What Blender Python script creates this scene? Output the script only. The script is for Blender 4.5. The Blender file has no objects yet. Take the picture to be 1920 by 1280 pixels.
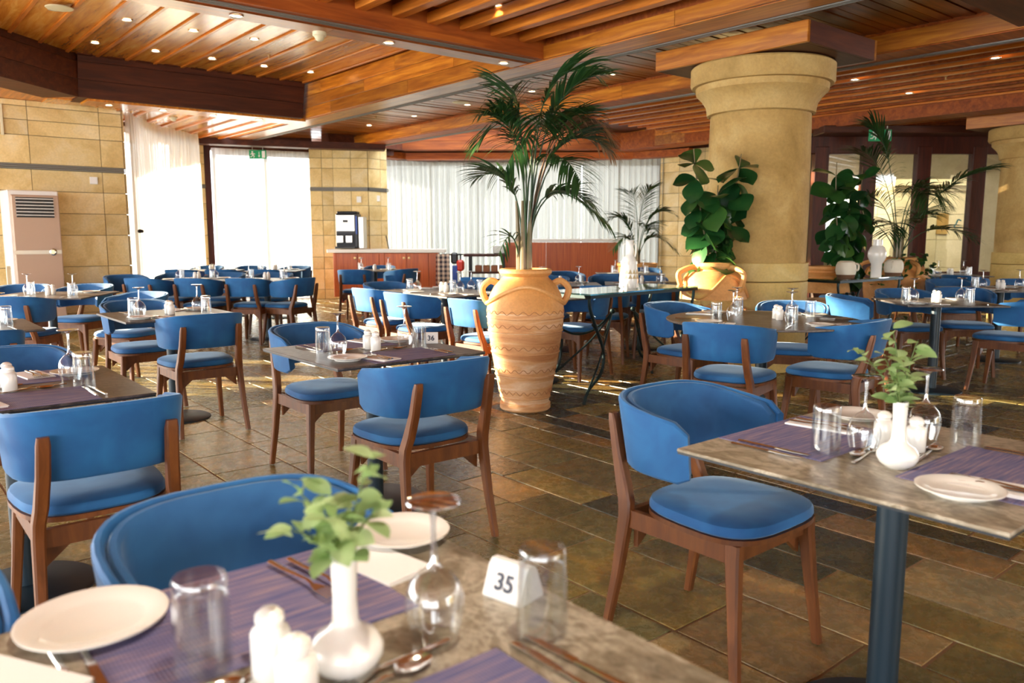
import bpy, bmesh, math, random
from mathutils import Vector, Matrix, noise
R = math.radians
C = bpy.context.scene.collection
SC = bpy.context.scene

# ------------------------------------------------------------------ camera
cd = bpy.data.cameras.new('camera'); cam = bpy.data.objects.new('camera', cd); C.objects.link(cam)
cam.location = (0, 0, 1.30)
PITCH = math.atan(199 / 1493)
cam.rotation_euler = (math.pi / 2 - PITCH, 0, 0)
cd.sensor_width = 36; cd.lens = 1493 / 1920 * 36; cd.clip_start = .05; cd.clip_end = 200
cd.dof.use_dof = True; cd.dof.focus_distance = 3.9; cd.dof.aperture_fstop = 3.7
SC.camera = cam
# ------------------------------------------------------------------ light
SC.view_settings.view_transform = 'Standard'; SC.view_settings.look = 'None'
SC.view_settings.gamma = 1; SC.view_settings.use_curve_mapping = False
SC.view_settings.exposure = 0.87
SC.cycles.use_denoising = True
SC.cycles.max_bounces = 8; SC.cycles.diffuse_bounces = 4; SC.cycles.glossy_bounces = 4
SC.cycles.transmission_bounces = 6; SC.cycles.transparent_max_bounces = 16
SC.cycles.sample_clamp_indirect = 6; SC.cycles.caustics_reflective = False; SC.cycles.caustics_refractive = False
W = bpy.data.worlds.new('sky'); SC.world = W; W.use_nodes = True
wn = W.node_tree.nodes['Background']; wn.inputs[0].default_value = (.93, .97, 1.0, 1); wn.inputs[1].default_value = 5.2

def lamp(name, kind, loc, power, col=(1, 1, 1), rot=None, look=None, **kw):
    l = bpy.data.lights.new(name, kind); o = bpy.data.objects.new(name, l); C.objects.link(o)
    o.location = loc; l.energy = power; l.color = col
    if look is not None:
        o.rotation_euler = (Vector(look) - Vector(loc)).to_track_quat('-Z', 'Y').to_euler()
    if rot: o.rotation_euler = rot
    for k, v in kw.items(): setattr(l, k, v)
    return o
# low morning sun from the left
SAZ, SEL = R(-79.5), R(10)
sd = Vector((math.sin(SAZ) * math.cos(SEL), math.cos(SAZ) * math.cos(SEL), math.sin(SEL)))
s = lamp('sun', 'SUN', (0, 0, 8), 22, (1, .84, .60)); s.data.angle = R(.7); s.rotation_euler = sd.to_track_quat('Z', 'Y').to_euler()
# daylight of the windows outside the frame (left side and behind the camera)
lamp('window_daylight_left', 'AREA', (-8.6, 2.0, 1.6), 430, (.90, .96, 1), look=(0, 2.6, 1.0), shape='RECTANGLE', size=9, size_y=2.6)
lamp('window_daylight_back', 'AREA', (-1.0, -4.4, 1.7), 35, (.95, .97, 1), look=(0, 4, 1.2), shape='RECTANGLE', size=6, size_y=2.4)
# warm ceiling spots; those without a fitting below are unseen, added to light tables
for _u, _v in ((4.6, 5.7), (4.6, 4.3), (4.6, 2.9), (3.15, 5.7), (3.15, 4.3), (3.15, 2.9), (1.7, 5.7), (1.7, 4.3), (1.7, 2.9), (1.7, 1.5), (3.15, 1.5), (.25, 4.3), (.25, 2.9), (.25, 1.5), (.9, .6)):
    _c, _s = math.cos(R(39.7)), math.sin(R(39.7))
    lamp('spotlight', 'SPOT', (_u * _c - _v * _s, _u * _s + _v * _c, 3.27), 120, (1, .91, .74), look=(_u * _c - _v * _s, _u * _s + _v * _c, 0), spot_size=R(100), spot_blend=.6, shadow_soft_size=.04)
lamp('lobby_lamp', 'AREA', (7.5, 16.3, 3.3), 230, (1, .88, .62), look=(7.5, 17.3, 0), shape='RECTANGLE', size=5, size_y=1.6)

# ------------------------------------------------------------------ helpers
A = R(39.7); CA, SA = math.cos(A), math.sin(A)
def K(u, v): return (u * CA - v * SA, u * SA + v * CA)        # room grid -> ground
def tag(o, label=None, cat=None, group=None, kind=None):
    if label: o['label'] = label
    if cat: o['category'] = cat
    if group: o['group'] = group
    if kind: o['kind'] = kind
    return o
def thing(name, label, cat, loc=(0, 0, 0), rz=0, group=None):
    o = bpy.data.objects.new(name, None); C.objects.link(o); o.empty_display_size = .1
    o.location = loc; o.rotation_euler = (0, 0, rz)
    return tag(o, label, cat, group)
def mesh(name, bm, mats, smooth=35):
    me = bpy.data.meshes.new(name)
    bmesh.ops.recalc_face_normals(bm, faces=bm.faces[:])
    bm.to_mesh(me); bm.free()
    for m in (mats if isinstance(mats, (list, tuple)) else [mats]): me.materials.append(m)
    if smooth:
        me.shade_smooth(); me.set_sharp_from_angle(angle=R(smooth))
    return me
def obj(name, bm, mats, parent=None, loc=None, rz=None, smooth=35):
    me = bm if isinstance(bm, bpy.types.Mesh) else mesh(name, bm, mats, smooth)
    o = bpy.data.objects.new(name, me); C.objects.link(o)
    if parent: o.parent = parent
    if loc is not None: o.location = loc
    if rz is not None: o.rotation_euler = (0, 0, rz)
    return o
def copy_tree(o, parent=None):
    c = o.copy(); C.objects.link(c); c.parent = parent
    for ch in KIDS.get(o.name, None) or list(o.children): copy_tree(ch, c)
    return c
KIDS = {}
def B(): return bmesh.new()
def box(bm, c, s, rz=0, bev=0, taper=None):
    x, y, z = s[0] / 2, s[1] / 2, s[2] / 2
    vs = []
    for k in (-1, 1):
        t = 1 if (taper is None or k == 1) else taper
        for a, b in ((-1, -1), (1, -1), (1, 1), (-1, 1)):
            p = Vector((a * x * t, b * y * t, k * z)); p.rotate(Matrix.Rotation(rz, 3, 'Z'))
            vs.append(bm.verts.new(p + Vector(c)))
    f = [bm.faces.new([vs[i] for i in q]) for q in ((3, 2, 1, 0), (4, 5, 6, 7), (0, 1, 5, 4), (1, 2, 6, 5), (2, 3, 7, 6), (3, 0, 4, 7))]
    if bev:
        es = list({e for q in f for e in q.edges})
        bmesh.ops.bevel(bm, geom=es, offset=bev, segments=1, affect='EDGES')
    return bm
def prism(bm, poly, z0, z1):
    a = [bm.verts.new((p[0], p[1], z0)) for p in poly]; b = [bm.verts.new((p[0], p[1], z1)) for p in poly]
    n = len(poly)
    bm.faces.new(a[::-1]); bm.faces.new(b)
    for i in range(n): bm.faces.new([a[i], a[(i + 1) % n], b[(i + 1) % n], b[i]])
    return bm
def lathe(bm, prof, n=32, c=(0, 0, 0), cap=True):
    rings = []
    for r, z in prof:
        if r < 1e-5: rings.append([bm.verts.new((c[0], c[1], c[2] + z))])
        else: rings.append([bm.verts.new((c[0] + r * math.cos(2 * math.pi * i / n), c[1] + r * math.sin(2 * math.pi * i / n), c[2] + z)) for i in range(n)])
    for a, b in zip(rings, rings[1:]):
        for i in range(n):
            j = (i + 1) % n
            if len(a) == 1 and len(b) == 1: continue
            if len(a) == 1: bm.faces.new([a[0], b[j], b[i]])
            elif len(b) == 1: bm.faces.new([a[i], a[j], b[0]])
            else: bm.faces.new([a[i], a[j], b[j], b[i]])
    if cap:
        for rg in (rings[0], rings[-1]):
            if len(rg) > 1: bm.faces.new(rg)
    return bm
def tube(bm, pts, rad, n=8, flat=1.0):
    pts = [Vector(p) for p in pts]; rs = rad if isinstance(rad, (list, tuple)) else [rad] * len(pts)
    rings = []; up = Vector((0, 0, 1))
    t0 = (pts[1] - pts[0]).normalized()
    if abs(t0.dot(up)) > .95: up = Vector((0, 1, 0))
    nx = t0.cross(up).normalized()
    for i, p in enumerate(pts):
        t = (pts[min(i + 1, len(pts) - 1)] - pts[max(i - 1, 0)]).normalized()
        nx = (nx - t * nx.dot(t)).normalized(); ny = t.cross(nx)
        rings.append([bm.verts.new(p + (nx * math.cos(2 * math.pi * k / n) + ny * math.sin(2 * math.pi * k / n) * flat) * rs[i]) for k in range(n)])
    for a, b in zip(rings, rings[1:]):
        for k in range(n): bm.faces.new([a[k], a[(k + 1) % n], b[(k + 1) % n], b[k]])
    bm.faces.new(rings[0][::-1]); bm.faces.new(rings[-1])
    return bm
def arc(p0, p1, p2, n=10):
    p0, p1, p2 = map(Vector, (p0, p1, p2))
    return [p0 * (1 - t) ** 2 + p1 * 2 * t * (1 - t) + p2 * t * t for t in [i / n for i in range(n + 1)]]
def spline(pts, n=6):
    pts = [Vector(p) for p in pts]; q = [pts[0]] + pts + [pts[-1]]; out = []
    for i in range(len(pts) - 1):
        a, b, c, d = q[i:i + 4]
        for k in range(n):
            t = k / n
            out.append(.5 * ((2 * b) + (c - a) * t + (2 * a - 5 * b + 4 * c - d) * t * t + (3 * b - a - 3 * c + d) * t ** 3))
    return out + [pts[-1]]

# ------------------------------------------------------------------ materials
def mat(name, col=(.8, .8, .8), rough=.5, metal=0, **kw):
    m = bpy.data.materials.new(name); m.use_nodes = True
    p = m.node_tree.nodes['Principled BSDF']
    p.inputs['Base Color'].default_value = (*col, 1); p.inputs['Roughness'].default_value = rough; p.inputs['Metallic'].default_value = metal
    for k, v in kw.items(): p.inputs[k.replace('_', ' ')].default_value = v
    return m
def nd(m, t, **kw):
    n = m.node_tree.nodes.new(t)
    for k, v in kw.items(): setattr(n, k, v)
    return n
def ln(m, a, b): m.node_tree.links.new(a, b)
def P(m): return m.node_tree.nodes['Principled BSDF']
def coords(m, scale=(1, 1, 1), rot=(0, 0, 0), kind='Object', jitter=False):
    tc = nd(m, 'ShaderNodeTexCoord'); mp = nd(m, 'ShaderNodeMapping')
    mp.inputs['Scale'].default_value = scale; mp.inputs['Rotation'].default_value = rot
    if jitter:
        oi = nd(m, 'ShaderNodeObjectInfo'); g = nd(m, 'ShaderNodeNewGeometry'); ad = nd(m, 'ShaderNodeMath', operation='ADD')
        ln(m, oi.outputs['Random'], ad.inputs[0]); ln(m, g.outputs['Random Per Island'], ad.inputs[1])
        sc = nd(m, 'ShaderNodeVectorMath', operation='SCALE'); sc.inputs[0].default_value = (17, 31, 23); ln(m, ad.outputs[0], sc.inputs['Scale'])
        av = nd(m, 'ShaderNodeVectorMath', operation='ADD'); ln(m, tc.outputs[kind], av.inputs[0]); ln(m, sc.outputs[0], av.inputs[1])
        ln(m, av.outputs[0], mp.inputs['Vector'])
        return mp.outputs[0], ad.outputs[0]
    ln(m, tc.outputs[kind], mp.inputs['Vector']); return mp.outputs[0]
def noi(m, vec, scale, detail=4, rough=.55, dist=0):
    n = nd(m, 'ShaderNodeTexNoise'); n.inputs['Scale'].default_value = scale; n.inputs['Detail'].default_value = detail
    n.inputs['Roughness'].default_value = rough; n.inputs['Distortion'].default_value = dist
    ln(m, vec, n.inputs['Vector']); return n.outputs['Fac']
def ramp(m, fac, stops, mode='LINEAR'):
    r = nd(m, 'ShaderNodeValToRGB'); r.color_ramp.interpolation = mode
    el = r.color_ramp.elements
    while len(el) < len(stops): el.new(.5)
    for e, (p, c) in zip(el, stops): e.position = p; e.color = (*c, 1)
    ln(m, fac, r.inputs[0]); return r.outputs[0]
def mixc(m, f, a, b, mode='MIX'):
    x = nd(m, 'ShaderNodeMix', data_type='RGBA', blend_type=mode)
    if isinstance(f, (int, float)): x.inputs[0].default_value = f
    else: ln(m, f, x.inputs[0])
    for i, v in ((6, a), (7, b)):
        if isinstance(v, tuple): x.inputs[i].default_value = (*v, 1)
        else: ln(m, v, x.inputs[i])
    return x.outputs[2]
def bump(m, h, s=.3, d=.01):
    b = nd(m, 'ShaderNodeBump'); b.inputs['Strength'].default_value = s; b.inputs['Distance'].default_value = d
    ln(m, h, b.inputs['Height']); ln(m, b.outputs[0], P(m).inputs['Normal'])
def fract(m, v):
    n = nd(m, 'ShaderNodeMath', operation='FRACT'); ln(m, v, n.inputs[0]); return n.outputs[0]
def base(m, c): ln(m, c, P(m).inputs['Base Color'])
def wood(name, c0, c1, c2, scale=(14, 1.2, 14), rough=.35, coat=.2, var=.35, spec=.5):
    m = mat(name, c1, rough, Coat_Weight=coat, Coat_Roughness=.2, Specular_IOR_Level=spec)
    v, rnd = coords(m, scale, jitter=True)
    n = noi(m, v, 1.6, 6, .6, .6)
    c = ramp(m, n, [(.3, c0), (.52, c1), (.72, c2)])
    r = fract(m, rnd)
    t = ramp(m, r, [(0, (1 - var,) * 3), (1, (1 + var * .5,) * 3)])
    base(m, mixc(m, 1.0, c, t, 'MULTIPLY')); bump(m, n, .12, .004)
    return m
M = {}
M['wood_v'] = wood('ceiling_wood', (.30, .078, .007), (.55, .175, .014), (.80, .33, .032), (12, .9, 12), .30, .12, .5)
M['wood_b'] = wood('lit_ceiling_wood', (.42, .13, .014), (.68, .27, .035), (.85, .46, .10), (9, .9, 9), .20, .45, .35)  # ceiling wood lightened in the colour to stand in for window reflection
M['wood_u'] = wood('ceiling_wood_cross', (.16, .042, .008), (.30, .085, .014), (.48, .16, .026), (.9, 12, 12), .28, .15, .5)
M['wood_red'] = wood('beam_wood', (.20, .040, .007), (.34, .078, .010), (.48, .13, .016), (.8, 9, 9), .5, 0, .35, .25)
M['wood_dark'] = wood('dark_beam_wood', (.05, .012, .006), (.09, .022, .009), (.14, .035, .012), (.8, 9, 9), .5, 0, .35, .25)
M['rib'] = wood('rib_wood', (.36, .095, .010), (.62, .19, .022), (.80, .30, .045), (12, .8, 12), .3, .12, .25)
M['chair_wood'] = wood('walnut_chair_wood', (.085, .026, .007), (.145, .046, .012), (.20, .070, .018), (16, 16, 2.2), .42, 0, .25, .35)
M['counter_wood'] = wood('mahogany_veneer', (.38, .066, .008), (.54, .108, .013), (.66, .16, .020), (26, 26, .8), .4, .05, .15)
M['frame_wood'] = wood('mahogany_frame', (.035, .007, .003), (.065, .012, .005), (.10, .020, .007), (12, 12, 1), .45, 0, .2, .25)

def velvet(name, col, col2):
    m = mat(name, col, .75, Sheen_Weight=.42, Sheen_Roughness=.35)
    P(m).inputs['Sheen Tint'].default_value = (.55, .72, .9, 1)
    v = coords(m); n = noi(m, v, 7, 3, .5, .4)
    base(m, ramp(m, n, [(.35, col), (.7, col2)]))
    bump(m, noi(m, v, 220, 2), .08, .002)
    return m
M['velvet'] = velvet('blue_velvet', (.003, .075, .235), (.009, .125, .33))
M['velvet_in'] = velvet('blue_velvet_inner', (.006, .070, .205), (.018, .115, .29))
M['navy_metal'] = mat('navy_powder_coat', (.007, .020, .032), .42, 0, Specular_IOR_Level=.4)
M['iron'] = mat('dark_green_iron', (.012, .026, .028), .4, .6)
M['black_metal'] = mat('black_metal', (.012, .013, .016), .45, .4)
M['chrome'] = mat('polished_steel', (.72, .68, .62), .16, 1)
M['alu'] = mat('brushed_aluminium', (.62, .60, .56), .35, .9)
M['porcelain'] = mat('white_porcelain', (.86, .84, .78), .18, Coat_Weight=.4)
M['cream_ceramic'] = mat('cream_ceramic', (.80, .74, .60), .5)
M['napkin'] = mat('white_paper_napkin', (.88, .87, .85), .9)
M['plastic_white'] = mat('white_plastic', (.82, .82, .80), .4)
M['plastic_cream'] = mat('cream_plastic', (.72, .66, .46), .45)
M['black'] = mat('black_plastic', (.01, .01, .012), .4)
M['ac_pink'] = mat('beige_metal_panel', (.50, .35, .26), .36)
M['green'] = mat('exit_green', (.0, .35, .13), .5)
M['red'] = mat('red_plastic', (.65, .03, .01), .4)
M['blue'] = mat('blue_plastic', (.02, .08, .45), .4)
M['soil'] = mat('potting_soil', (.03, .018, .012), .95)
M['counter_top'] = mat('white_stone_worktop', (.82, .79, .74), .3)
M['mould'] = mat('grey_metal_moulding', (.20, .19, .17), .5, .6)
M['brass'] = mat('brass_knob', (.45, .28, .12), .35, 1)
M['number'] = mat('black_print', (.03, .04, .07), .6)
M['rubber'] = mat('black_rubber', (.015, .013, .012), .7)
M['mark'] = mat('teal_print', (.02, .30, .38), .5)

def glass(name, tint=(1, 1, 1), edge=.35, lo=.11):
    m = bpy.data.materials.new(name); m.use_nodes = True; nt = m.node_tree; nt.nodes.clear()
    out = nd(m, 'ShaderNodeOutputMaterial'); tr = nd(m, 'ShaderNodeBsdfTransparent'); gl = nd(m, 'ShaderNodeBsdfGlossy')
    tr.inputs[0].default_value = (*tint, 1); gl.inputs['Roughness'].default_value = .03; gl.inputs[0].default_value = (1, 1, 1, 1)
    lw = nd(m, 'ShaderNodeLayerWeight'); lw.inputs[0].default_value = edge
    mr = nd(m, 'ShaderNodeMapRange'); mr.inputs['To Min'].default_value = lo; mr.inputs['To Max'].default_value = .95
    pw = nd(m, 'ShaderNodeMath', operation='POWER'); pw.inputs[1].default_value = 2.2
    ln(m, lw.outputs['Facing'], pw.inputs[0]); ln(m, pw.outputs[0], mr.inputs[0])
    mx = nd(m, 'ShaderNodeMixShader'); ln(m, mr.outputs[0], mx.inputs[0]); ln(m, tr.outputs[0], mx.inputs[1]); ln(m, gl.outputs[0], mx.inputs[2])
    ln(m, mx.outputs[0], out.inputs[0]); return m
M['glass'] = glass('clear_glass', (.93, .95, .96))
M['glass_thick'] = glass('thick_clear_glass', (.93, .95, .96), .32)
M['glass_stem'] = glass('stem_glass', (.85, .88, .9), .65, .3)
M['glass_top'] = glass('green_glass', (.42, .62, .56), .5)
M['pane'] = glass('window_glass', (.95, .96, .93), .2)

def sheer(name, op=.55, col=(.93, .93, .93)):
    m = bpy.data.materials.new(name); m.use_nodes = True; nt = m.node_tree; nt.nodes.clear()
    out = nd(m, 'ShaderNodeOutputMaterial'); tr = nd(m, 'ShaderNodeBsdfTransparent'); tl = nd(m, 'ShaderNodeBsdfTranslucent'); df = nd(m, 'ShaderNodeBsdfDiffuse')
    v = coords(m, (40, 40, .4)); n = noi(m, v, 1, 3)
    c = ramp(m, n, [(.3, tuple(x * .74 for x in col)), (.7, col)])  # fold shading put into the colour as vertical streaks
    ln(m, c, tl.inputs[0]); ln(m, c, df.inputs[0])
    a = nd(m, 'ShaderNodeMixShader'); a.inputs[0].default_value = .35; ln(m, tl.outputs[0], a.inputs[1]); ln(m, df.outputs[0], a.inputs[2])
    b = nd(m, 'ShaderNodeMixShader'); b.inputs[0].default_value = op; ln(m, tr.outputs[0], b.inputs[1]); ln(m, a.outputs[0], b.inputs[2])
    ln(m, b.outputs[0], out.inputs[0]); return m
M['sheer'] = sheer('sheer_curtain_fabric', .965, (.50, .51, .50))  # colour darkened to stand in for dimmer daylight behind these curtains
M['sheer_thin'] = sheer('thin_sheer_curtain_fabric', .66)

def emis(name, col, s):
    m = mat(name, col, .5); P(m).inputs['Emission Color'].default_value = (*col, 1); P(m).inputs['Emission Strength'].default_value = s; return m
M['lamp'] = emis('downlight_glow', (1, .80, .48), 14)
M['screen'] = emis('machine_screen_glow', (.9, .85, .75), .8)
M['sconce'] = emis('sconce_glow', (1, .9, .7), 10)

# stone
def stone(name, cols, scale=2.2, rough=.7, var=.18, b=.25, st=(1, 1, 1)):
    m = mat(name, cols[1], rough)
    v, rnd = coords(m, st, jitter=True)
    n = noi(m, v, scale, 6, .6, .8); n2 = noi(m, v, scale * 22, 4, .7)
    c = ramp(m, n, [(.28, cols[0]), (.5, cols[1]), (.75, cols[2])])
    c = mixc(m, 1.0, c, ramp(m, n2, [(.3, (.86,) * 3), (.7, (1.06,) * 3)]), 'MULTIPLY')
    c = mixc(m, 1.0, c, ramp(m, fract(m, rnd), [(0, (1 - var,) * 3), (1, (1 + var * .4,) * 3)]), 'MULTIPLY')
    base(m, c); bump(m, n2, b, .006); return m
M['limestone'] = stone('yellow_limestone_cladding', ((.62, .42, .15), (.80, .61, .28), (.88, .75, .48)), 1.8, .6)
M['column_stone'] = stone('ochre_column_stone', ((.34, .205, .055), (.51, .325, .105), (.64, .46, .19)), 1.6, .8, .05, .55)
M['column_base'] = stone('pale_column_base_stone', ((.50, .335, .085), (.65, .455, .145), (.74, .57, .24)), 2, .7, .08)
M['lobby_stone'] = stone('cream_lobby_stone', ((.60, .54, .36), (.72, .66, .46), (.80, .74, .56)), 2, .7, .1)
M['mortar'] = mat('grey_joint', (.22, .17, .10), .9)
M['plaster'] = mat('cream_plaster', (.80, .76, .62), .8)
M['terracotta'] = stone('terracotta', ((.56, .24, .060), (.70, .33, .095), (.80, .46, .19)), 2.6, .6, .03, .3)
M['terracotta_pale'] = stone('chalky_terracotta', ((.52, .20, .07), (.72, .38, .16), (.90, .72, .50)), 3.0, .75, .03, .4, (.7, .7, 4.5))
M['terracotta_dark'] = mat('terracotta_shadow_line', (.48, .22, .09), .8)

# floor slate
def slate():
    m = mat('slate_tile', (.2, .15, .08), .36, Specular_IOR_Level=.6)
    v, rnd = coords(m, (1, 1, 1), jitter=True)
    a = nd(m, 'ShaderNodeAttribute', attribute_name='tone'); a.attribute_type = 'GEOMETRY'
    cr = ramp(m, a.outputs['Fac'], [(0, (.038, .036, .020)), (.18, (.080, .072, .034)), (.34, (.155, .128, .044)), (.48, (.28, .205, .058)), (.60, (.12, .115, .058)), (.72, (.26, .14, .034)), (.86, (.29, .245, .135)), (1, (.40, .21, .05))])
    n = noi(m, v, 3.6, 7, .66, 1.6); n2 = noi(m, v, 22, 6, .72, .6)
    c = mixc(m, 1.0, cr, ramp(m, n, [(.34, (.66, .70, .66)), (.47, (.90, .95, .90)), (.56, (1.12, 1.06, .92)), (.68, (1.40, 1.22, .85))]), 'MULTIPLY')
    c = mixc(m, 1.0, c, ramp(m, n2, [(.34, (.84,) * 3), (.5, (.99,) * 3), (.66, (1.16,) * 3)]), 'MULTIPLY')
    base(m, c)
    rr = nd(m, 'ShaderNodeMapRange'); rr.inputs['To Min'].default_value = .18; rr.inputs['To Max'].default_value = .36
    ln(m, n2, rr.inputs[0]); ln(m, rr.outputs[0], P(m).inputs['Roughness'])
    ad = nd(m, 'ShaderNodeMath', operation='MULTIPLY_ADD'); ad.inputs[1].default_value = 2.0
    ln(m, n, ad.inputs[0]); ln(m, n2, ad.inputs[2])
    bump(m, ad.outputs[0], .28, .008); return m
M['slate'] = slate()
M['grout'] = mat('sandy_grout', (.32, .22, .12), .85)

def laminate(name, c0, c1, c2, s=5):
    m = mat(name, c1, .34, Specular_IOR_Level=.5)
    v = coords(m, (1, .55, 1)); n = noi(m, v, s, 9, .66, 1.8); n2 = noi(m, v, s * 7, 4, .6, 1)
    c = ramp(m, n, [(.34, c0), (.48, c1), (.56, c2), (.62, c1), (.72, c0)])
    c = mixc(m, .35, c, ramp(m, n2, [(.35, c0), (.65, c2)]))
    base(m, c); return m
M['top_warm'] = laminate('grey_brown_stone_laminate', (.10, .080, .050), (.22, .18, .12), (.52, .46, .36), 7)
M['top_dark'] = laminate('dark_brown_stone_laminate', (.032, .025, .022), (.068, .054, .047), (.16, .13, .115), 7)
M['top_edge'] = mat('dark_table_edge', (.02, .025, .032), .5)
def weave():
    m = mat('woven_vinyl_mat', (.1, .08, .15), .7)
    v = coords(m, (3, 60, 3)); n = noi(m, v, 2.2, 5, .6, .3)
    c = ramp(m, n, [(.34, (.085, .095, .25)), (.5, (.18, .16, .29)), (.66, (.36, .26, .30))])
    w = nd(m, 'ShaderNodeTexWave', bands_direction='X'); w.inputs['Scale'].default_value = 60; w.inputs['Distortion'].default_value = 1
    ln(m, coords(m), w.inputs['Vector'])
    c = mixc(m, 1.0, c, ramp(m, w.outputs['Fac'], [(0, (.8,) * 3), (1, (1.1,) * 3)]), 'MULTIPLY')
    base(m, c); bump(m, w.outputs['Fac'], .3, .002); return m
M['mat'] = weave()
def leafmat(name, a, b, c, sc=6, trans=.25, rough=.4):
    m = mat(name, b, rough, Coat_Weight=.15)
    v, rnd = coords(m, jitter=True); n = noi(m, v, sc, 3)
    k = mixc(m, .5, ramp(m, n, [(.3, a), (.55, b), (.8, c)]), ramp(m, fract(m, rnd), [(0, a), (.5, b), (1, c)]))
    base(m, k)
    nt = m.node_tree; out = [x for x in nt.nodes if x.type == 'OUTPUT_MATERIAL'][0]
    tl = nd(m, 'ShaderNodeBsdfTranslucent'); ln(m, k, tl.inputs[0]); mx = nd(m, 'ShaderNodeMixShader'); mx.inputs[0].default_value = trans
    ln(m, P(m).outputs[0], mx.inputs[1]); ln(m, tl.outputs[0], mx.inputs[2]); ln(m, mx.outputs[0], out.inputs[0]); return m
M['palm'] = leafmat('palm_leaf', (.010, .035, .012), (.022, .075, .020), (.06, .14, .03))
M['palm_dry'] = leafmat('dry_palm_leaf', (.14, .065, .03), (.22, .11, .05), (.34, .2, .10))
M['fig'] = leafmat('fig_leaf', (.006, .035, .012), (.018, .085, .020), (.12, .26, .04), 3, .2, .28)
M['gum'] = leafmat('eucalyptus_leaf', (.20, .36, .11), (.38, .52, .22), (.66, .74, .42), 14, .45, .5)
M['stem'] = mat('green_stem', (.09, .14, .03), .6)
M['trunk'] = leafmat('palm_stem_sheath', (.10, .10, .03), (.20, .14, .07), (.33, .25, .15), 8, 0, .8)
M['plaid'] = mat('plaid_cloth', (.2, .15, .12), .9)
def plaid():
    m = M['plaid']; v = coords(m, (1, 1, 1)); ws = []
    for d in ('X', 'Z'):
        w = nd(m, 'ShaderNodeTexWave', bands_direction=d); w.inputs['Scale'].default_value = 3.6; ln(m, v, w.inputs['Vector'])
        ws.append(ramp(m, w.outputs['Fac'], [(.35, (.05, .05, .08)), (.6, (.75, .6, .5))]))
    base(m, mixc(m, .5, ws[0], ws[1]))
plaid()

# ================================================================== THE ROOM
CEIL = thing('ceiling', None, None, (0, 0, 0), A); CEIL['kind'] = 'structure'
def cpart(name, bm, m): return obj(name, bm, M[m], CEIL)
def cbox(name, u0, u1, v0, v1, z0, z1, m, bev=0):
    return cpart(name, box(B(), ((u0 + u1) / 2, (v0 + v1) / 2, (z0 + z1) / 2), (u1 - u0, v1 - v0, z1 - z0), 0, bev), m)
def pbox(name, parent, m, c, s, bev=0, rz=0): return obj(name, box(B(), c, s, rz, bev), M[m], parent)

# ---- bay A (centre top): ribs along v below dark panels
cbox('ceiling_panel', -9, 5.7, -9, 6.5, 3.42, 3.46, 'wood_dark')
u = 5.5
for i in range(40):
    uu = 5.42 - .365 * i
    if uu < -7: break
    cbox('plank', uu - .345, uu - .02, -8, 6.10, 3.30, 3.33, 'wood_v')
    o = cbox('rib', uu - .11, uu - .0, -8, 6.29, 3.20, 3.299, 'rib', .008)
# ---- bay B (upper left): ribs along v, higher
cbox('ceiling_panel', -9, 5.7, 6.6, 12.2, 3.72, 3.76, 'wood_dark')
for i in range(44):
    uu = 5.56 - .355 * i
    if uu < -8: break
    cbox('plank', uu - .352, uu - .003, 6.76, 11.66, 3.60, 3.63, 'wood_b')
    cbox('rib', uu - .045, uu, 6.76, 11.64, 3.58, 3.60, 'rib', .004)
    cbox('groove_block', uu - .26, uu - .08, 11.60, 11.68, 3.585, 3.60, 'wood_dark')
# ---- main beam M1 with panelled side and air slot
cbox('beam', 5.66, 6.16, -8, 17.2, 3.08, 3.72, 'wood_red')
for r, (z0, z1) in enumerate(((3.085, 3.245), (3.25, 3.41), (3.415, 3.59))):
    v = 6.75 + (r * 1.1) % 1.9; e = [6.76]
    while v < 16.5: e.append(v); v += 2.1
    e.append(17.0)
    for a, b in zip(e, e[1:]):
        if b - a > .05: cpart('fascia_board', box(B(), (5.645, (a + b) / 2, (z0 + z1) / 2), (.03, b - a - .004, z1 - z0), 0, .002), 'wood_v')
v = -8
while v < 6.3:
    cpart('fascia_board', box(B(), (5.645, v + 1.05, 3.145), (.03, 2.096, .125), 0, .002), 'wood_v'); v += 2.1
    cbox('soffit_board', 5.66, 5.99, v - 2.1, v - .004, 3.072, 3.082, 'wood_v')
while v < 16.5:
    cbox('soffit_board', 5.66, 5.99, v, v + 2.096, 3.072, 3.082, 'wood_v'); v += 2.1
def slot(u0, v0, u1, v1, z, w=.10):
    bm = B()
    if u0 == u1:
        for k in (-1, 0, 1): box(bm, (u0 + k * w / 3, (v0 + v1) / 2, z), (w / 9, v1 - v0, .012))
    else:
        for k in (-1, 0, 1): box(bm, ((u0 + u1) / 2, v0 + k * w / 3, z), (u1 - u0, w / 9, .012))
    cpart('air_slot', bm, 'mould')
slot(6.07, -8, 6.07, 17, 3.074)
# ---- cross beam
cbox('beam', -8, 5.66, 6.28, 6.76, 3.08, 3.62, 'wood_red')
for k in range(6): cbox('soffit_board', 5.62 - 2.2 * (k + 1), 5.62 - 2.2 * k - .004, 6.52, 6.76, 3.070, 3.082, 'wood_u')
slot(-8, 6.40, 5.6, 6.40, 3.074)
# ---- bay C between the beams: fine planks along u
bm = B(); v = -6
while v < 17:
    w = random.Random(int(v * 100)).uniform(.085, .115); box(bm, (7.1, v + w / 2, 3.30 + random.Random(int(v * 77)).uniform(-.006, .006)), (2.0, w - .012, .03)); v += w
o = cpart('plank_field', bm, 'wood_u'); o['kind'] = 'stuff'
cbox('ceiling_panel', 6.1, 8.1, -8, 17.2, 3.40, 3.44, 'wood_dark')
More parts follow.
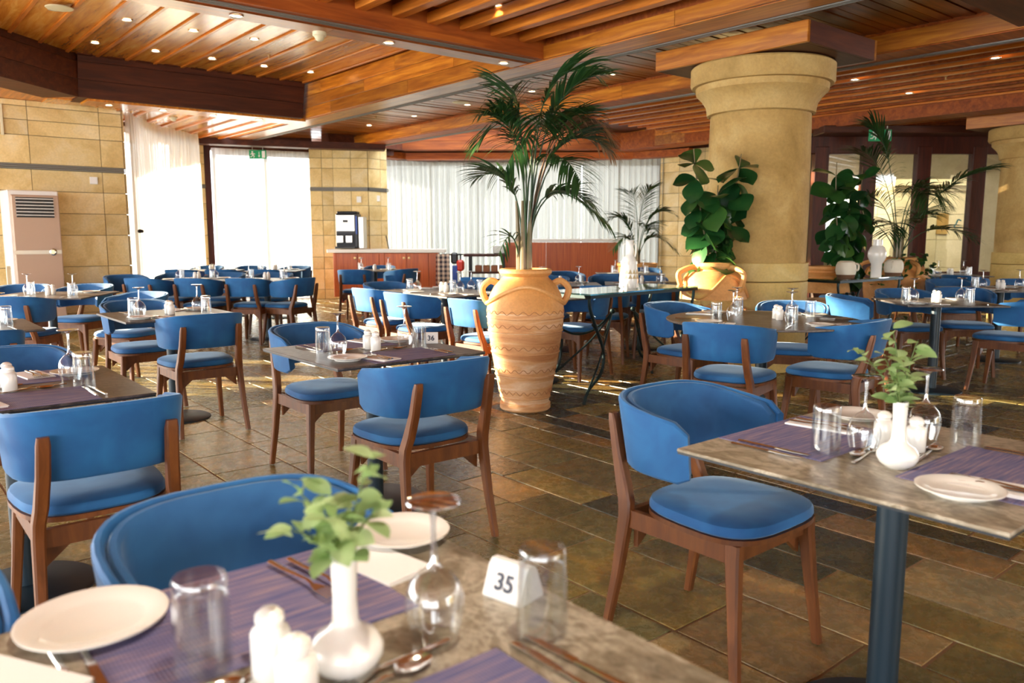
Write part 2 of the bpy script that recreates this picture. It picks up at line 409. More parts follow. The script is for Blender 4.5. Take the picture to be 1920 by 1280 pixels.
# ---- beam M2
cbox('beam', 8.05, 8.55, -8, 17.2, 3.08, 3.40, 'wood_red')
v = -7
while v < 17:
    cpart('fascia_board', box(B(), (8.035, v + 1.2, 3.17), (.03, 2.396, .165), 0, .002), 'wood_v'); v += 2.4
slot(8.42, -8, 8.42, 17, 3.074)
# ---- bay D (right): many ribs along v
cbox('ceiling_panel', 8.5, 24, -8, 12, 3.42, 3.46, 'wood_dark')
for i in range(58):
    uu = 8.62 + .25 * i
    cbox('plank', uu, uu + .14, -7, 10, 3.32, 3.35, 'wood_v') if i < 40 else None
    cbox('rib', uu + .15, uu + .215, -7, 10, 3.24, 3.33, 'rib' if i % 2 else 'wood_red')
cbox('beam', 12.6, 13.1, -8, 12, 3.06, 3.4, 'wood_red'); cbox('beam', 14.9, 15.4, -8, 12, 3.06, 3.4, 'wood_red')
# dark coffer beam near the first column
cbox('beam', 6.16, 8.05, 2.2, 2.75, 3.10, 3.42, 'wood_dark')
# ---- dark octagonal soffit beam along the windows
def soffit(name, pts, z0, z1, th, m, slant=0, n=3):
    for a, b in zip(pts, pts[1:]):
        a = Vector(a); b = Vector(b); d = (b - a).normalized(); nrm = Vector((-d.y, d.x))
        for k in range(n):
            za, zb = z0 + (z1 - z0) * k / n, z0 + (z1 - z0) * (k + 1) / n - .005
            oa, ob = slant * (za - z0), slant * (zb - z0)
            bm = B()
            vs = [bm.verts.new((*(p + nrm * q), z)) for z, o_ in ((za, oa), (zb, ob)) for p, q in ((a, o_), (b, o_), (b, th), (a, th))]
            for q in ((3, 2, 1, 0), (4, 5, 6, 7), (0, 1, 5, 4), (1, 2, 6, 5), (2, 3, 7, 6), (3, 0, 4, 7)): bm.faces.new([vs[i] for i in q])
            cpart(name, bm, m)
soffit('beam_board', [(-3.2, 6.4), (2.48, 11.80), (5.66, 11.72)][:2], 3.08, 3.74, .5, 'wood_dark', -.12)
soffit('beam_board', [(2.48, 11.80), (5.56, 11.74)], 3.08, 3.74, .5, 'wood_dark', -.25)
# low lit soffit behind it
cpart('soffit', prism(B(), [(-.6, 9.0), (2.48, 11.9), (2.48, 12.9), (3.2, 12.9), (3.2, 13.6), (3.35, 14.2), (3.9, 15.4), (5.66, 15.4), (5.66, 17.2), (-.6, 17.2)], 3.10, 3.16), 'wood_v')
for i in range(8):
    uu = 5.5 - .33 * i
    cbox('rib', uu - .05, uu, 12.3, 15.2, 3.06, 3.10, 'rib', .004)
for i in range(10):
    uu = 5.5 - .33 * i; cbox('plank', uu - .329, uu - .003, 12.2, 15.6, 3.085, 3.10, 'wood_b')
cbox('soffit_border', 2.6, 5.66, 11.84, 12.28, 3.05, 3.10, 'wood_v')

def wall(name, pts, z0, z1, th, m='limestone', kind='structure'):
    """a plain wall body along camera-frame ground points"""
    o = thing(name, None, None); o['kind'] = 'structure'
    bm = B()
    for a, b in zip(pts, pts[1:]):
        a = Vector(a); b = Vector(b); d = (b - a).normalized(); n = Vector((-d.y, d.x)) * th
        prism(bm, [a, b, b + n, a + n], z0, z1)
    obj('wall_body', bm, M[m], o)
    return o
def clad(parent, a, b, zs, cols, m='limestone', seed=1, proud=.02):
    """stone blocks, each its own mesh, standing proud of the wall between two ground points"""
    a = Vector(a); b = Vector(b); L = (b - a).length; d = (b - a).normalized(); n = Vector((d.y, -d.x)); rd = random.Random(seed)
    ang = math.atan2(d.y, d.x)
    for z0, z1 in zip(zs, zs[1:]):
        for c0, c1 in zip(cols, cols[1:]):
            if c0 >= L: continue
            c1 = min(c1, L)
            c = a + d * (c0 + c1) / 2 + n * proud / 2
            bm = box(B(), (0, 0, 0), (c1 - c0 - .008, proud + rd.uniform(0, .004), z1 - z0 - .008), 0, .002)
            obj('stone_block', bm, M[m], parent, (c.x, c.y, (z0 + z1) / 2), ang)
ZL = [.0, .2, .62, .86, 1.30, 1.60, 1.90, 2.19]
ZU = [2.26, 2.64, 2.84, 3.02, 3.10]
def k3(u, v): return K(u, v)
wl = wall('wall_left', [K(-.6, 12.68), K(3.2, 12.68), K(3.2, 13.25)][:2], 0, 3.12, .55, 'mortar')
clad(wl, K(-.6, 12.68), K(3.2, 12.68), ZL, [0, .55, 1.45, 1.75, 2.62, 3.5, 3.81], seed=3)
clad(wl, K(-.6, 12.68), K(3.2, 12.68), ZU, [0, .55, 1.45, 1.75, 2.62, 3.5, 3.81], seed=4)
clad(wl, K(3.21, 12.68), K(3.21, 13.25), ZL, [0, .57], seed=5); clad(wl, K(3.21, 12.68), K(3.21, 13.25), ZU, [0, .57], seed=6)
def mould(parent, pts, z, name='metal_moulding'):
    bm = B()
    for a, b in zip(pts, pts[1:]):
        a = Vector(a); b = Vector(b); d = (b - a).normalized(); n = Vector((d.y, -d.x))
        for k, (dz, w) in enumerate(((-.025, .03), (0, .04), (.025, .03))):
            prism(bm, [a, b, b + n * w, a + n * w], z + dz - .009, z + dz + .009)
    obj(name, bm, M['mould'], parent)
mould(wl, [K(-.6, 12.67), K(3.22, 12.67)], 2.225)
# far-left pier strip + door wall + piers
wb = wall('wall_back', [(-6.15, 15.1), (-5.86, 15.45)], 0, 3.1, .4, 'mortar')
clad(wb, (-6.15, 15.1), (-5.86, 15.45), ZL, [0, .5], seed=8); clad(wb, (-6.15, 15.1), (-5.86, 15.45), ZU, [0, .5], seed=9)
mould(wb, [(-6.15, 15.1), (-5.86, 15.45)], 2.225)
wp = wall('wall_far', [(-4.08, 16.35), (-3.62, 16.42), (-2.92, 16.42), (-2.62, 16.9)], 0, 3.1, .4, 'mortar')
for k, (a, b) in enumerate((((-4.08, 16.35), (-3.62, 16.42)), ((-3.62, 16.42), (-2.92, 16.42)), ((-2.92, 16.42), (-2.62, 16.9)))):
    clad(wp, a, b, ZL, [0, .24, .8] if k == 0 else [0, .36, .8], seed=20 + k); clad(wp, a, b, ZU, [0, .24, .8] if k == 0 else [0, .36, .8], seed=30 + k)
mould(wp, [(-4.08, 16.34), (-3.62, 16.41), (-2.92, 16.41), (-2.6, 16.9)], 2.225)
wr = wall('wall_right', [(3.2, 17.6), (4.3, 16.6), (5.2, 14.3)], 0, 3.1, .3, 'mortar')
clad(wr, (3.2, 17.6), (4.3, 16.6), ZL + ZU[1:], [0, .5, 1.1, 1.6], seed=40); clad(wr, (4.3, 16.6), (5.2, 14.3), ZL + ZU[1:], [0, .7, 1.5, 2.3, 2.6], seed=41)
# unseen outer walls left, behind and right, added to shape the incoming light
wo = thing('wall_unseen', None, None); wo['kind'] = 'structure'
bm = B(); box(bm, (-9.4, 2.2, 3.2), (.3, 13.4, .5)); box(bm, (-9.4, -2.2, 1.5), (.3, 3.0, 3.4))
obj('wall_body', bm, M['limestone'], wo)
bm = B(); box(bm, (0, -6.2, 3.1), (19, .3, .6)); box(bm, (6, -6.2, 1.5), (7, .3, 3.2)); box(bm, (14.6, 2, 1.6), (.3, 17, 3.4))
obj('wall_body', bm, M['limestone'], wo)

# ---- curtains (folded sheers)
def curtain(name, label, pts, z0, z1, m, fold=.035, lam=.11, seed=0, group=None):
    bm = B(); rd = random.Random(seed); prev = None; s = 0
    P2 = [Vector(p) for p in pts]; path = []
    for a, b in zip(P2, P2[1:]):
        L = (b - a).length; n = max(4, int(L / .022)); d = (b - a).normalized(); nr = Vector((-d.y, d.x))
        for i in range(n):
            t = i / n; path.append((a + (b - a) * t, nr, s + L * t))
        s += L
    for p, nr, q in path:
        f = fold * (math.sin(q / lam * 2 * math.pi + 1.3 * math.sin(q * 2.3 + seed)) + .4 * math.sin(q / lam * 3.1 + seed))
        col = [bm.verts.new((*(p + nr * f * k), z)) for z, k in ((z1, .6), (z1 - .18, .8), (z1 * .5, 1.15), (z0, 1.4))]
        if prev:
            for i in range(3): bm.faces.new([prev[i], col[i], col[i + 1], prev[i + 1]])
        prev = col
    o = obj(name, bm, M[m], smooth=80); return tag(o, label, 'curtain', group)
curtain('sheer_curtain', 'white sheer curtain hanging just right of the large stone wall at left', [(-5.62, 11.95), (-5.78, 13.2), (-5.62, 14.6), (-5.95, 15.2)], .02, 3.08, 'sheer_thin', seed=1)
curtain('sheer_curtain', 'left sheer curtain panel over the glass door under the exit sign', [(-5.82, 15.75), (-4.98, 16.2)], .02, 2.98, 'sheer_thin', .02, .12, seed=2)
curtain('sheer_curtain', 'right sheer curtain panel over the glass door under the exit sign', [(-4.98, 16.2), (-4.12, 16.62)], .02, 2.98, 'sheer_thin', .02, .12, seed=3)
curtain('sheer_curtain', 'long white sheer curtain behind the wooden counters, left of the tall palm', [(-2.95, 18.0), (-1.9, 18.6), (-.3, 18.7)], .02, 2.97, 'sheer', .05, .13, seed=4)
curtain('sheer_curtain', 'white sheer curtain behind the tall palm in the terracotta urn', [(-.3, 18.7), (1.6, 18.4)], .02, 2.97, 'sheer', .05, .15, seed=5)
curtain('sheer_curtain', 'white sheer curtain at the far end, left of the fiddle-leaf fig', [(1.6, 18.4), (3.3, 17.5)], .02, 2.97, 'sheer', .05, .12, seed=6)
curtain('sheer_curtain', 'unseen sheer curtain added outside the left edge to hold off the sun', [(-9.05, -4.2), (-9.05, 7.45)], .02, 3.0, 'sheer', .05, .16, seed=7)  # added out of view to stop direct sun, leaving a gap
# window frames behind the curtains
def frame(name, a, b, z1, nm, mt='frame_wood', w=.07):
    o = thing(name, None, None); o['kind'] = 'structure'; a = Vector(a); b = Vector(b); d = (b - a).normalized(); ang = math.atan2(d.y, d.x)
    for i in range(nm + 1):
        c = a + (b - a) * i / nm; obj('frame_post', box(B(), (0, 0, 0), (w, .07, z1), 0, .004), M[mt], o, (c.x, c.y, z1 / 2), ang)
    m_ = (a + b) / 2; L = (b - a).length
    for z in (.06, z1 - .05): obj('frame_rail', box(B(), (0, 0, 0), (L, .06, .1), 0, .004), M[mt], o, (m_.x, m_.y, z), ang)
    for i in range(nm):
        c = a + (b - a) * (i + .5) / nm; obj('pane', box(B(), (0, 0, 0), (L / nm - w, .012, z1 - .22)), M['pane'], o, (c.x, c.y, z1 / 2), ang)
    return o
frame('door_1', (-5.90, 16.1), (-4.12, 16.95), 2.98, 2)
frame('window_1', (-6.1, 12.4), (-6.15, 14.9), 3.0, 2, 'plastic_white', .05)
frame('window_2', (-3.0, 18.9), (3.6, 18.9), 3.0, 6, 'plastic_white', .05)
pbox('door_post', bpy.data.objects['door_1'], 'frame_wood', (-5.84, 15.56, 1.5), (.13, .13, 3.0), .006, .4)

# ---- far cove beams over the curtains
def ring(name, pts, z0, z1, th, m, n=2):
    for a, b in zip(pts, pts[1:]):
        a = Vector(a); b = Vector(b); d = (b - a).normalized(); nr = Vector((-d.y, d.x)) * th
        for k in range(n):
            za, zb = z0 + (z1 - z0) * k / n, z0 + (z1 - z0) * (k + 1) / n - .004
            o = obj(name, prism(B(), [a, b, b + nr, a + nr], za, zb), M[m], RING)
RING = thing('trim_1', None, None); RING['kind'] = 'structure'
ring('cove_board', [(-6.6, 14.6), (-3.9, 15.7), (-2.5, 16.1)], 2.97, 3.10, .3, 'wood_dark', 1)
ring('cove_board', [(-3.6, 16.0), (-2.3, 17.1)], 3.08, 3.62, .3, 'wood_dark', 2)
ring('cove_board', [(-2.3, 17.1), (2.4, 17.0)], 3.08, 3.62, .3, 'wood_red', 3)
ring('cove_board', [(2.4, 17.0), (3.1, 15.9), (6.0, 13.6)], 3.08, 3.62, .3, 'wood_v', 3)
ring('cove_board', [(-2.9, 16.9), (-2.3, 17.6), (2.6, 17.45), (3.6, 16.6)], 2.93, 3.07, .3, 'wood_red', 1)
ring('cove_board', [(-2.9, 17.6), (-1.6, 18.25), (1.6, 18.1), (3.3, 17.2)], 2.96, 3.1, .6, 'wood_dark', 1)
bm = B(); prism(bm, [(-9, 10), (-3, 16.5), (3, 16.6), (8, 12), (16, 12), (16, 21), (-9, 21)], 3.63, 3.68)
obj('ceiling_panel', bm, M['wood_dark'], RING)

hd = thing('wall_header', None, None); hd['kind'] = 'structure'; bm = B()
for a, b in (((-3.4, 18.95), (3.8, 18.95)), ((3.8, 18.95), (5.2, 15)), ((-3.4, 18.95), (-2.6, 17.1)), ((-4.2, 17.0), (-6.3, 16.0)), ((-6.3, 16.0), (-6.35, 12.3))):
    a = Vector(a); b = Vector(b); d = (b - a).normalized(); n = Vector((-d.y, d.x)) * .12
    prism(bm, [a - n, b - n, b + n, a + n], 2.97, 3.9)
prism(bm, [(-3.4, 17.2), (3.6, 17.0), (3.9, 19), (-3.4, 19)], 3.09, 3.14)
obj('wall_body', bm, M['wood_dark'], hd)
# ---- floor: slate tiles
FL = thing('floor', None, None); FL['kind'] = 'structure'; FL.rotation_euler = (0, 0, A)
obj('screed', box(B(), (6, 7, -.0445), (34, 34, .08)), M['grout'], FL)
rd = random.Random(11); tiles = []
u = -7.0
while u < 21:
    w = rd.choice([.16, .24, .31, .31, .38, .40]); v = -2 + rd.uniform(0, .5)
    while v < 20:
        l = rd.choice([.30, .38, .45, .6, .6, .75])
        tiles.append((u, v, w, l)); v += l
    u += w
def add_tile(store, u, v, w, l, tone):
    i = len(store[0]); g = .003; dz = rd.uniform(-.0015, .0)
    x0, x1, y0, y1 = u + g, u + w - g, v + g, v + l - g
    store[0].extend([(x0, y0, -.02), (x1, y0, -.02), (x1, y1, -.02), (x0, y1, -.02), (x0 + .004, y0 + .004, dz), (x1 - .004, y0 + .004, dz), (x1 - .004, y1 - .004, dz), (x0 + .004, y1 - .004, dz)])
    store[1].extend([(i + 4, i + 5, i + 6, i + 7), (i, i + 1, i + 5, i + 4), (i + 1, i + 2, i + 6, i + 5), (i + 2, i + 3, i + 7, i + 6), (i + 3, i, i + 4, i + 7)])
    store[2].extend([tone] * 8)
def tile_obj(name, st):
    me = bpy.data.meshes.new(name); me.from_pydata(st[0], [], st[1]); me.update()
    at = me.attributes.new('tone', 'FLOAT', 'POINT'); at.data.foreach_set('value', st[2])
    me.materials.append(M['slate']); o = bpy.data.objects.new(name, me); C.objects.link(o); o.parent = FL; return o
def vis(t):
    x, y = K(t[0] + t[2] / 2, t[1] + t[3] / 2)
    if y < 1.4 or abs(x) > y * .66 + .5: return 1e9
    return math.hypot(x, y)
order = sorted(tiles, key=vis); near = set(order[:296]); rest = [[], [], []]
for t in tiles:
    x, y = K(t[0], t[1])
    tone = min(1, max(0, rd.random() ** 1.25)) if x > -1.2 + .1 * y else min(1, max(0, rd.choice([.32, .46, .86, .87, .84, .90]) + rd.uniform(-.04, .04)))  # tiles at left toned paler to stand in for window sheen
    if t in near:
        st = [[], [], []]; add_tile(st, *t, tone); tile_obj('tile', st)
    elif -12 < x < 13 and -4 < y < 20.5: add_tile(rest, *t, tone)
o = tile_obj('tile_field', rest); o['kind'] = 'stuff'

# ---- columns with capital and timber plate
def column(x, y, label, plate=True):
    t = thing('stone_column', label, 'column', (x, y, 0), A)
    obj('shaft', lathe(B(), [(.480, 1.04), (.484, 1.5), (.48, 2.0), (.47, 2.5)], 48, cap=False), M['column_stone'], t)
    obj('capital', lathe(B(), [(.48, 2.44), (.505, 2.45), (.51, 2.49), (.52, 2.54), (.56, 2.60), (.615, 2.655), (.62, 2.71), (.655, 2.715), (.67, 2.74), (.67, 2.885), (.655, 2.90), (0, 2.90)], 56, cap=False), M['column_stone'], t)
    for z0, z1 in ((0, .44), (.447, .86), (.867, 1.04)):
        obj('base_block', lathe(B(), [(0, z0), (.502, z0), (.507, z0 + .006), (.507, z1 - .006), (.502, z1), (0, z1)], 48, cap=False), M['column_base'], t)
    if plate:
        p = thing('capital_plate', 'square orange timber plate on top of ' + label.split(',')[0], 'ceiling plate', (x, y, 0), A)
        for (c, s, m) in (((-.58, 0, 3.0), (.04, 1.64, .18), 'wood_v'), ((0, -.8, 3.0), (1.12, .04, .18), 'wood_dark'), ((0, .8, 3.0), (1.12, .04, .18), 'wood_dark'), ((.58, 0, 3.0), (.04, 1.64, .18), 'wood_v')):
            pbox('side_board', p, m, c, s, .004)
        pbox('bottom_board', p, 'wood_dark', (0, 0, 2.93), (1.12, 1.56, .04))
column(2.41, 7.95, 'massive round ochre stone column with moulded capital, right of centre')
column(7.95, 12.3, 'second round stone column at the right edge, farther back')

# ---- timber glazed partition and lobby
pt = thing('window_3', None, None); pt['kind'] = 'structure'
PX = [5.31, 6.135, 7.065, 8.015, 9.2]
for i, x in enumerate(PX):
    pbox('frame_post', pt, 'frame_wood', (x, 14, 1.35), (.24, .16, 2.9), .008)
for i, (a, b) in enumerate(zip(PX, PX[1:])):
    pbox('frame_rail', pt, 'frame_wood', ((a + b) / 2, 14, .60), (b - a - .2, .1, .14), .006)
    pbox('lower_panel', pt, 'frame_wood', ((a + b) / 2, 14.03, .27), (b - a - .2, .04, .5), .006)
    pbox('pane', pt, 'pane', ((a + b) / 2, 14.0, 1.68), (b - a - .2, .012, 2.0))
pbox('header', pt, 'frame_wood', (7.4, 14, 2.83), (4.6, .14, .30), .01)
pbox('header', pt, 'wood_dark', (8.4, 13.6, 3.02), (6.6, .5, .12), .01)
wl2 = thing('wall_lobby', None, None); wl2['kind'] = 'structure'
pbox('wall_body', wl2, 'lobby_stone', (7.9, 19.4, 1.6), (8.5, .3, 3.6))
pbox('wall_body', wl2, 'plaster', (8.5, 17.5, 3.65), (9, 5, .1)); pbox('wall_body', wl2, 'lobby_stone', (4.6, 17.6, 1.7), (.2, 3.6, 3.6)); pbox('wall_body', wl2, 'lobby_stone', (12.2, 16.6, 1.7), (.2, 5.6, 3.6))
pbox('cornice', wl2, 'lobby_stone', (8.6, 17.55, 2.42), (2.6, .5, .14), .01); pbox('cornice', wl2, 'lobby_stone', (8.6, 17.62, 2.30), (2.5, .4, .1), .01)
for i in range(4):
    for k, (z0, z1) in enumerate(((.0, .6), (.6, 1.2), (1.2, 1.75), (1.75, 2.25))):
        pbox('stone_block', wl2, 'lobby_stone', (7.6 + i * .66, 17.65, (z0 + z1) / 2), (.652, .3, z1 - z0 - .01), .004)
pbox('door_leaf', wl2, 'frame_wood', (7.15, 17.8, 1.0), (.10, .1, 2.0), .004)
pbox('opening', wl2, 'column_stone', (7.55, 17.48, 1.0), (.42, .04, 2.0), .004)
pbox('plaque', wl2, 'column_stone', (9.35, 17.48, 1.55), (.25, .03, .45), .004)
# ================================================================== CHAIRS
def chair_back(inner):
    n = 22; th = .022 if inner else .020
    off = .022 if inner else 0
    bm = B(); cols = []
    for i in range(n + 1):
        t = -1 + 2 * i / n; s = abs(t)
        if inner: t *= .985
        ang = t * R(108)
        q = 1 - max(0, (s - .86) / .14) ** 2.6 * .26          # rounded corners
        top = .800 - .052 * s ** 2.2; bot = .575 - .008 * s ** 2
        mid = (top + bot) / 2; hh = (top - bot) / 2 * q
        if inner: hh -= .004
        zs = [mid - hh, mid - hh * .92, mid - hh * .4, mid, mid + hh * .4, mid + hh * .92, mid + hh]
        o_, i_ = [], []
        for k, z in enumerate(zs):
            f = (z - .58) / .22; sc = .93 + .07 * f; yy = -.022 * f
            def pt(d):
                rx, ry = .266 * sc - d, .245 * sc - d
                return (rx * math.copysign(abs(math.sin(ang)) ** .68, math.sin(ang)), -.048 - ry * math.copysign(abs(math.cos(ang)) ** .68, math.cos(ang)) + yy * math.cos(ang * .5), z)
            e = .006 if k in (0, 6) else 0
            o_.append(bm.verts.new(pt(off + e))); i_.append(bm.verts.new(pt(off + th - e)))
        cols.append(o_ + i_[::-1])
    for a, b in zip(cols, cols[1:]):
        m_ = len(a)
        for k in range(m_): bm.faces.new([a[k], b[k], b[(k + 1) % m_], a[(k + 1) % m_]])
    bm.faces.new(cols[0][::-1]); bm.faces.new(cols[-1])
    return bm
def sweep_yz(pts, wid, xs):
    """pts: list of (y, z, depth) down a leg; wid: thickness in x; xs: x per point"""
    bm = B(); rings = []
    for (y, z, d), w, x in zip(pts, wid, xs):
        h, e = d / 2, w / 2; c = min(h, e) * .35
        rings.append([bm.verts.new((x + a, y + b, z)) for a, b in ((-e + c, -h), (e - c, -h), (e, -h + c), (e, h - c), (e - c, h), (-e + c, h), (-e, h - c), (-e, -h + c))])
    for a, b in zip(rings, rings[1:]):
        for k in range(8): bm.faces.new([a[k], a[(k + 1) % 8], b[(k + 1) % 8], b[k]])
    bm.faces.new(rings[0]); bm.faces.new(rings[-1][::-1]); return bm
def superell(a, b0, b1, n=36, e=3.2):
    out = []
    for i in range(n):
        t = 2 * math.pi * i / n; c, s_ = math.cos(t), math.sin(t)
        y = math.copysign(abs(s_) ** (2 / e), s_); w = a[1] if y > 0 else a[0]
        w = a[0] + (a[1] - a[0]) * (y + 1) / 2
        out.append((math.copysign(abs(c) ** (2 / e), c) * w, y * (b1 if y > 0 else -b0)))
    return out
def make_chair():
    t = thing('dining_chair', 'x', 'chair')
    o2 = superell((.205, .245), -.205, .235)
    bm = B(); rings = []
    for s_, z in ((.96, .442), (1.0, .450), (1.0, .462), (.975, .475), (.90, .484), (.6, .490), (.3, .489)):
        rings.append([bm.verts.new((x * s_, y * s_ + .01, z)) for x, y in o2])
    for a, b in zip(rings, rings[1:]):
        for k in range(len(a)): bm.faces.new([a[k], a[(k + 1) % len(a)], b[(k + 1) % len(a)], b[k]])
    bm.faces.new(rings[-1]); bm.faces.new(rings[0][::-1])
    obj('seat', bm, M['velvet'], t)
    obj('seat_board', prism(B(), [(x * 1.005, y * 1.005 + .01) for x, y in o2], .426, .441), M['chair_wood'], t)
    obj('backrest', chair_back(False), M['velvet'], t)
    obj('back_cushion', chair_back(True), M['velvet_in'], t)
    for s_ in (-1, 1):
        l = sweep_yz([(-.306, .725, .020), (-.300, .70, .030), (-.278, .60, .036), (-.246, .50, .050), (-.228, .45, .052), (-.225, .40, .048), (-.250, .2, .036), (-.285, .004, .028)],
                     [.032, .038, .039, .038, .036, .035, .032, .028], [s_ * x for x in (.178, .178, .181, .188, .195, .198, .207, .218)])
        obj('leg', l, M['chair_wood'], t)
        l = sweep_yz([(.180, .426, .052), (.182, .38, .048), (.200, .2, .036), (.222, .004, .028)], [.036, .036, .032, .028], [s_ * x for x in (.190, .192, .206, .222)])
        obj('leg', l, M['chair_wood'], t)
    bm = B()
    box(bm, (0, .175, .396), (.36, .022, .058)); box(bm, (0, -.215, .396), (.37, .022, .058))
    for s_ in (-1, 1): box(bm, (s_ * .193, -.02, .396), (.022, .38, .058))
    for s_ in (-1, 1):
        for y0, sy in ((.165, -1), (-.205, 1)):
            vs = [bm.verts.new(p) for p in ((s_ * .182, y0, .30), (s_ * .182, y0, .37), (s_ * .10, y0, .37), (s_ * .182, y0 + .018 * sy, .30), (s_ * .182, y0 + .018 * sy, .37), (s_ * .10, y0 + .018 * sy, .37))]
            for q in ((0, 1, 2), (5, 4, 3), (0, 3, 4, 1), (1, 4, 5, 2), (2, 5, 3, 0)): bm.faces.new([vs[i] for i in q])
    obj('seat_frame', bm, M['chair_wood'], t)
    return t
proto = make_chair(); KIDS[proto.name] = list(proto.children); first = [True]
def place(x, y, rz, label, group=None):
    o = proto if first[0] else copy_tree(proto)
    first[0] = False
    o.location = (x, y, 0); o.rotation_euler = (0, 0, rz); o['label'] = label
    if group: o['group'] = group
    return o
GC = 'blue velvet dining chairs'
CH = [  # grid placed: u, v, facing (0 = +v, clockwise)
 (1.99, 4.00, 180, 'empty blue chair on the far side of the number 36 table, seen from inside'),
 (1.85, 2.89, 0, 'blue chair with its back to the viewer at the number 36 table, in the centre'),
 (2.07, 1.45, 180, 'blue velvet chair turned to the viewer, pulled up left of the right foreground table'),
 (.565, 2.88, 0, 'large blue chair seen from behind at the left edge, two wooden uprights showing'),
 (.53, 1.28, 180, 'blue tub-backed chair nearest the viewer, behind the number 35 table'),
 (-.11, 1.30, 180, 'blue chair cut off by the bottom left corner, only its rim showing'),
 (1.77, 5.47, 0, 'blue chair seen from behind at the left, in front of the mid-left table'),
 (1.68, 6.42, 180, 'blue chair on the far side of the mid-left table, seat showing at left'),
 (1.84, 7.44, 240, 'blue chair with curved rim between the mid-left table and the window row'),
 (.50, 3.95, 180, 'blue chair with only its curved back showing above the dark table at left'),
 (.47, 5.28, 0, 'dark blue chair back at the left edge with one upright, before the small cut-off table'),
 (3.98, 6.10, 88, 'blue chair left of the centre table with a pale sunlit back, seen from behind'),
 (4.04, 6.80, 84, 'blue chair just behind the sunlit one, left of the centre table'),
 (4.45, 7.35, 180, 'grey-blue chair at the far end of the long centre table'),
 (4.02, 5.15, 85, 'blue chair half hidden by the left side of the tall terracotta urn'),
 (5.14, 6.60, 262, 'grey-blue chair on the right side of the centre table, behind the urn'),
 (5.14, 7.15, 275, 'dark blue chair behind the urn, farther right of the centre table'),
 (5.12, 5.25, 262, 'chair with a grey back seen under the glass table, right of the urn'),
]
for u, v, th, lab in CH:
    x, y = K(u, v); place(x, y, A - R(th), lab, GC)
CC = [  # x, y, azimuth
 (-4.98, 8.02, 168, 'left chair behind the table in front of the air conditioner'),
 (-4.40, 8.08, 190, 'right chair behind the table in front of the air conditioner, rim lit'),
 (-4.22, 6.86, -4, 'dark blue chair back at the far left edge, in front of the air conditioner table'),
 (-4.86, 10.10, 140, 'blue chair turned sideways below the stone wall, left of the window row'),
 (-4.36, 9.70, 14, 'first chair of the row of three seen from behind near the windows'),
 (-3.77, 9.70, 10, 'middle chair of the row of three seen from behind near the windows'),
 (-3.16, 9.70, 9, 'right chair of the row of three seen from behind near the windows'),
 (-2.72, 9.66, -62, 'blue chair facing left at the right end of the window row, standing on open floor'),
 (-3.22, 10.62, 185, 'chair on the far side of the window row table, right end'),
 (-3.86, 10.62, 185, 'chair on the far side of the window row table, middle'),
 (-4.50, 10.62, 182, 'chair on the far side of the window row table, left end'),
 (-4.95, 12.15, 4, 'chair of the second window row, left, by the white curtain'),
 (-4.35, 12.15, 4, 'chair of the second window row, middle, before the glass door'),
 (-3.70, 12.15, 4, 'chair of the second window row, right, before the glass door'),
 (-5.05, 13.15, 184, 'farthest left chair back, near the curtained glass door'),
 (-4.35, 13.15, 184, 'farthest middle chair back, near the curtained glass door'),
 (-3.62, 13.1, 200, 'farthest right chair back, near the curtained glass door'),
 (-2.35, 12.10, 2, 'chair seen from behind in front of the wooden counter with the coffee machine'),
 (-2.22, 13.25, 184, 'chair on the far side of the small table by the wooden counter'),
 (-1.78, 12.32, -58, 'chair facing left at the right of the small table by the wooden counter'),
 (1.30, 5.82, 140, 'blue chair on the left far side of the round table, side panel bright'),
 (1.34, 4.78, 36, 'blue chair seen from behind at the near left of the round table'),
 (2.00, 4.92, -46, 'blue chair at the right of the round table, facing left, behind the leafy vase'),
 (2.08, 5.90, 200, 'blue chair on the far right side of the round table, below the column'),
 (2.98, 6.70, 118, 'dark blue chair turned sideways just right of the column base'),
 (3.68, 7.32, 176, 'chair behind the square table at right, left of two'),
 (4.28, 7.50, 196, 'chair behind the square table at right, right of two'),
 (4.16, 6.62, -42, 'blue chair cut by the right edge with sun on its back and seat'),
 (5.02, 9.02, 182, 'chair on the far side of the table by the second column, left'),
 (5.85, 9.02, 176, 'chair on the far side of the table by the second column, right'),
 (5.9, 10.3, 62, 'dark blue chair back with one upright, in front of the timber partition'),
 (6.1, 11.9, 182, 'farthest chair by the timber partition behind the small table'),
 (4.45, 10.9, 150, 'chair behind the white vases, next to the big planted urn'),
 (.35, 8.30, 20, 'chair seen from behind past the right shoulder of the urn, left'),
 (.98, 8.30, 14, 'sunlit pale chair behind the patterned vase table'),
 (1.55, 8.62, 8, 'bright chair left of the squat terracotta urn, beyond the glass table'),
 (.45, 9.75, 184, 'grey chair beyond the urn, its back rim showing above the plates'),
 (1.2, 9.85, 184, 'grey chair behind the patterned vase'),
 (1.65, 9.75, 188, 'grey chair between the patterned vase and the squat urn'),
 (.78, 11.05, 160, 'pale chair in front of the right wooden counter'),
 (1.35, 10.75, 8, 'light blue chair seen from behind left of the patterned vase'),
 (2.05, 12.3, 184, 'chair beside the far potted palm'),
 (-.35, 9.9, 20, 'dark blue chair back left of the urn, by the trolley'),
]
for x, y, az, lab in CC: place(x, y, -R(az), lab, GC)

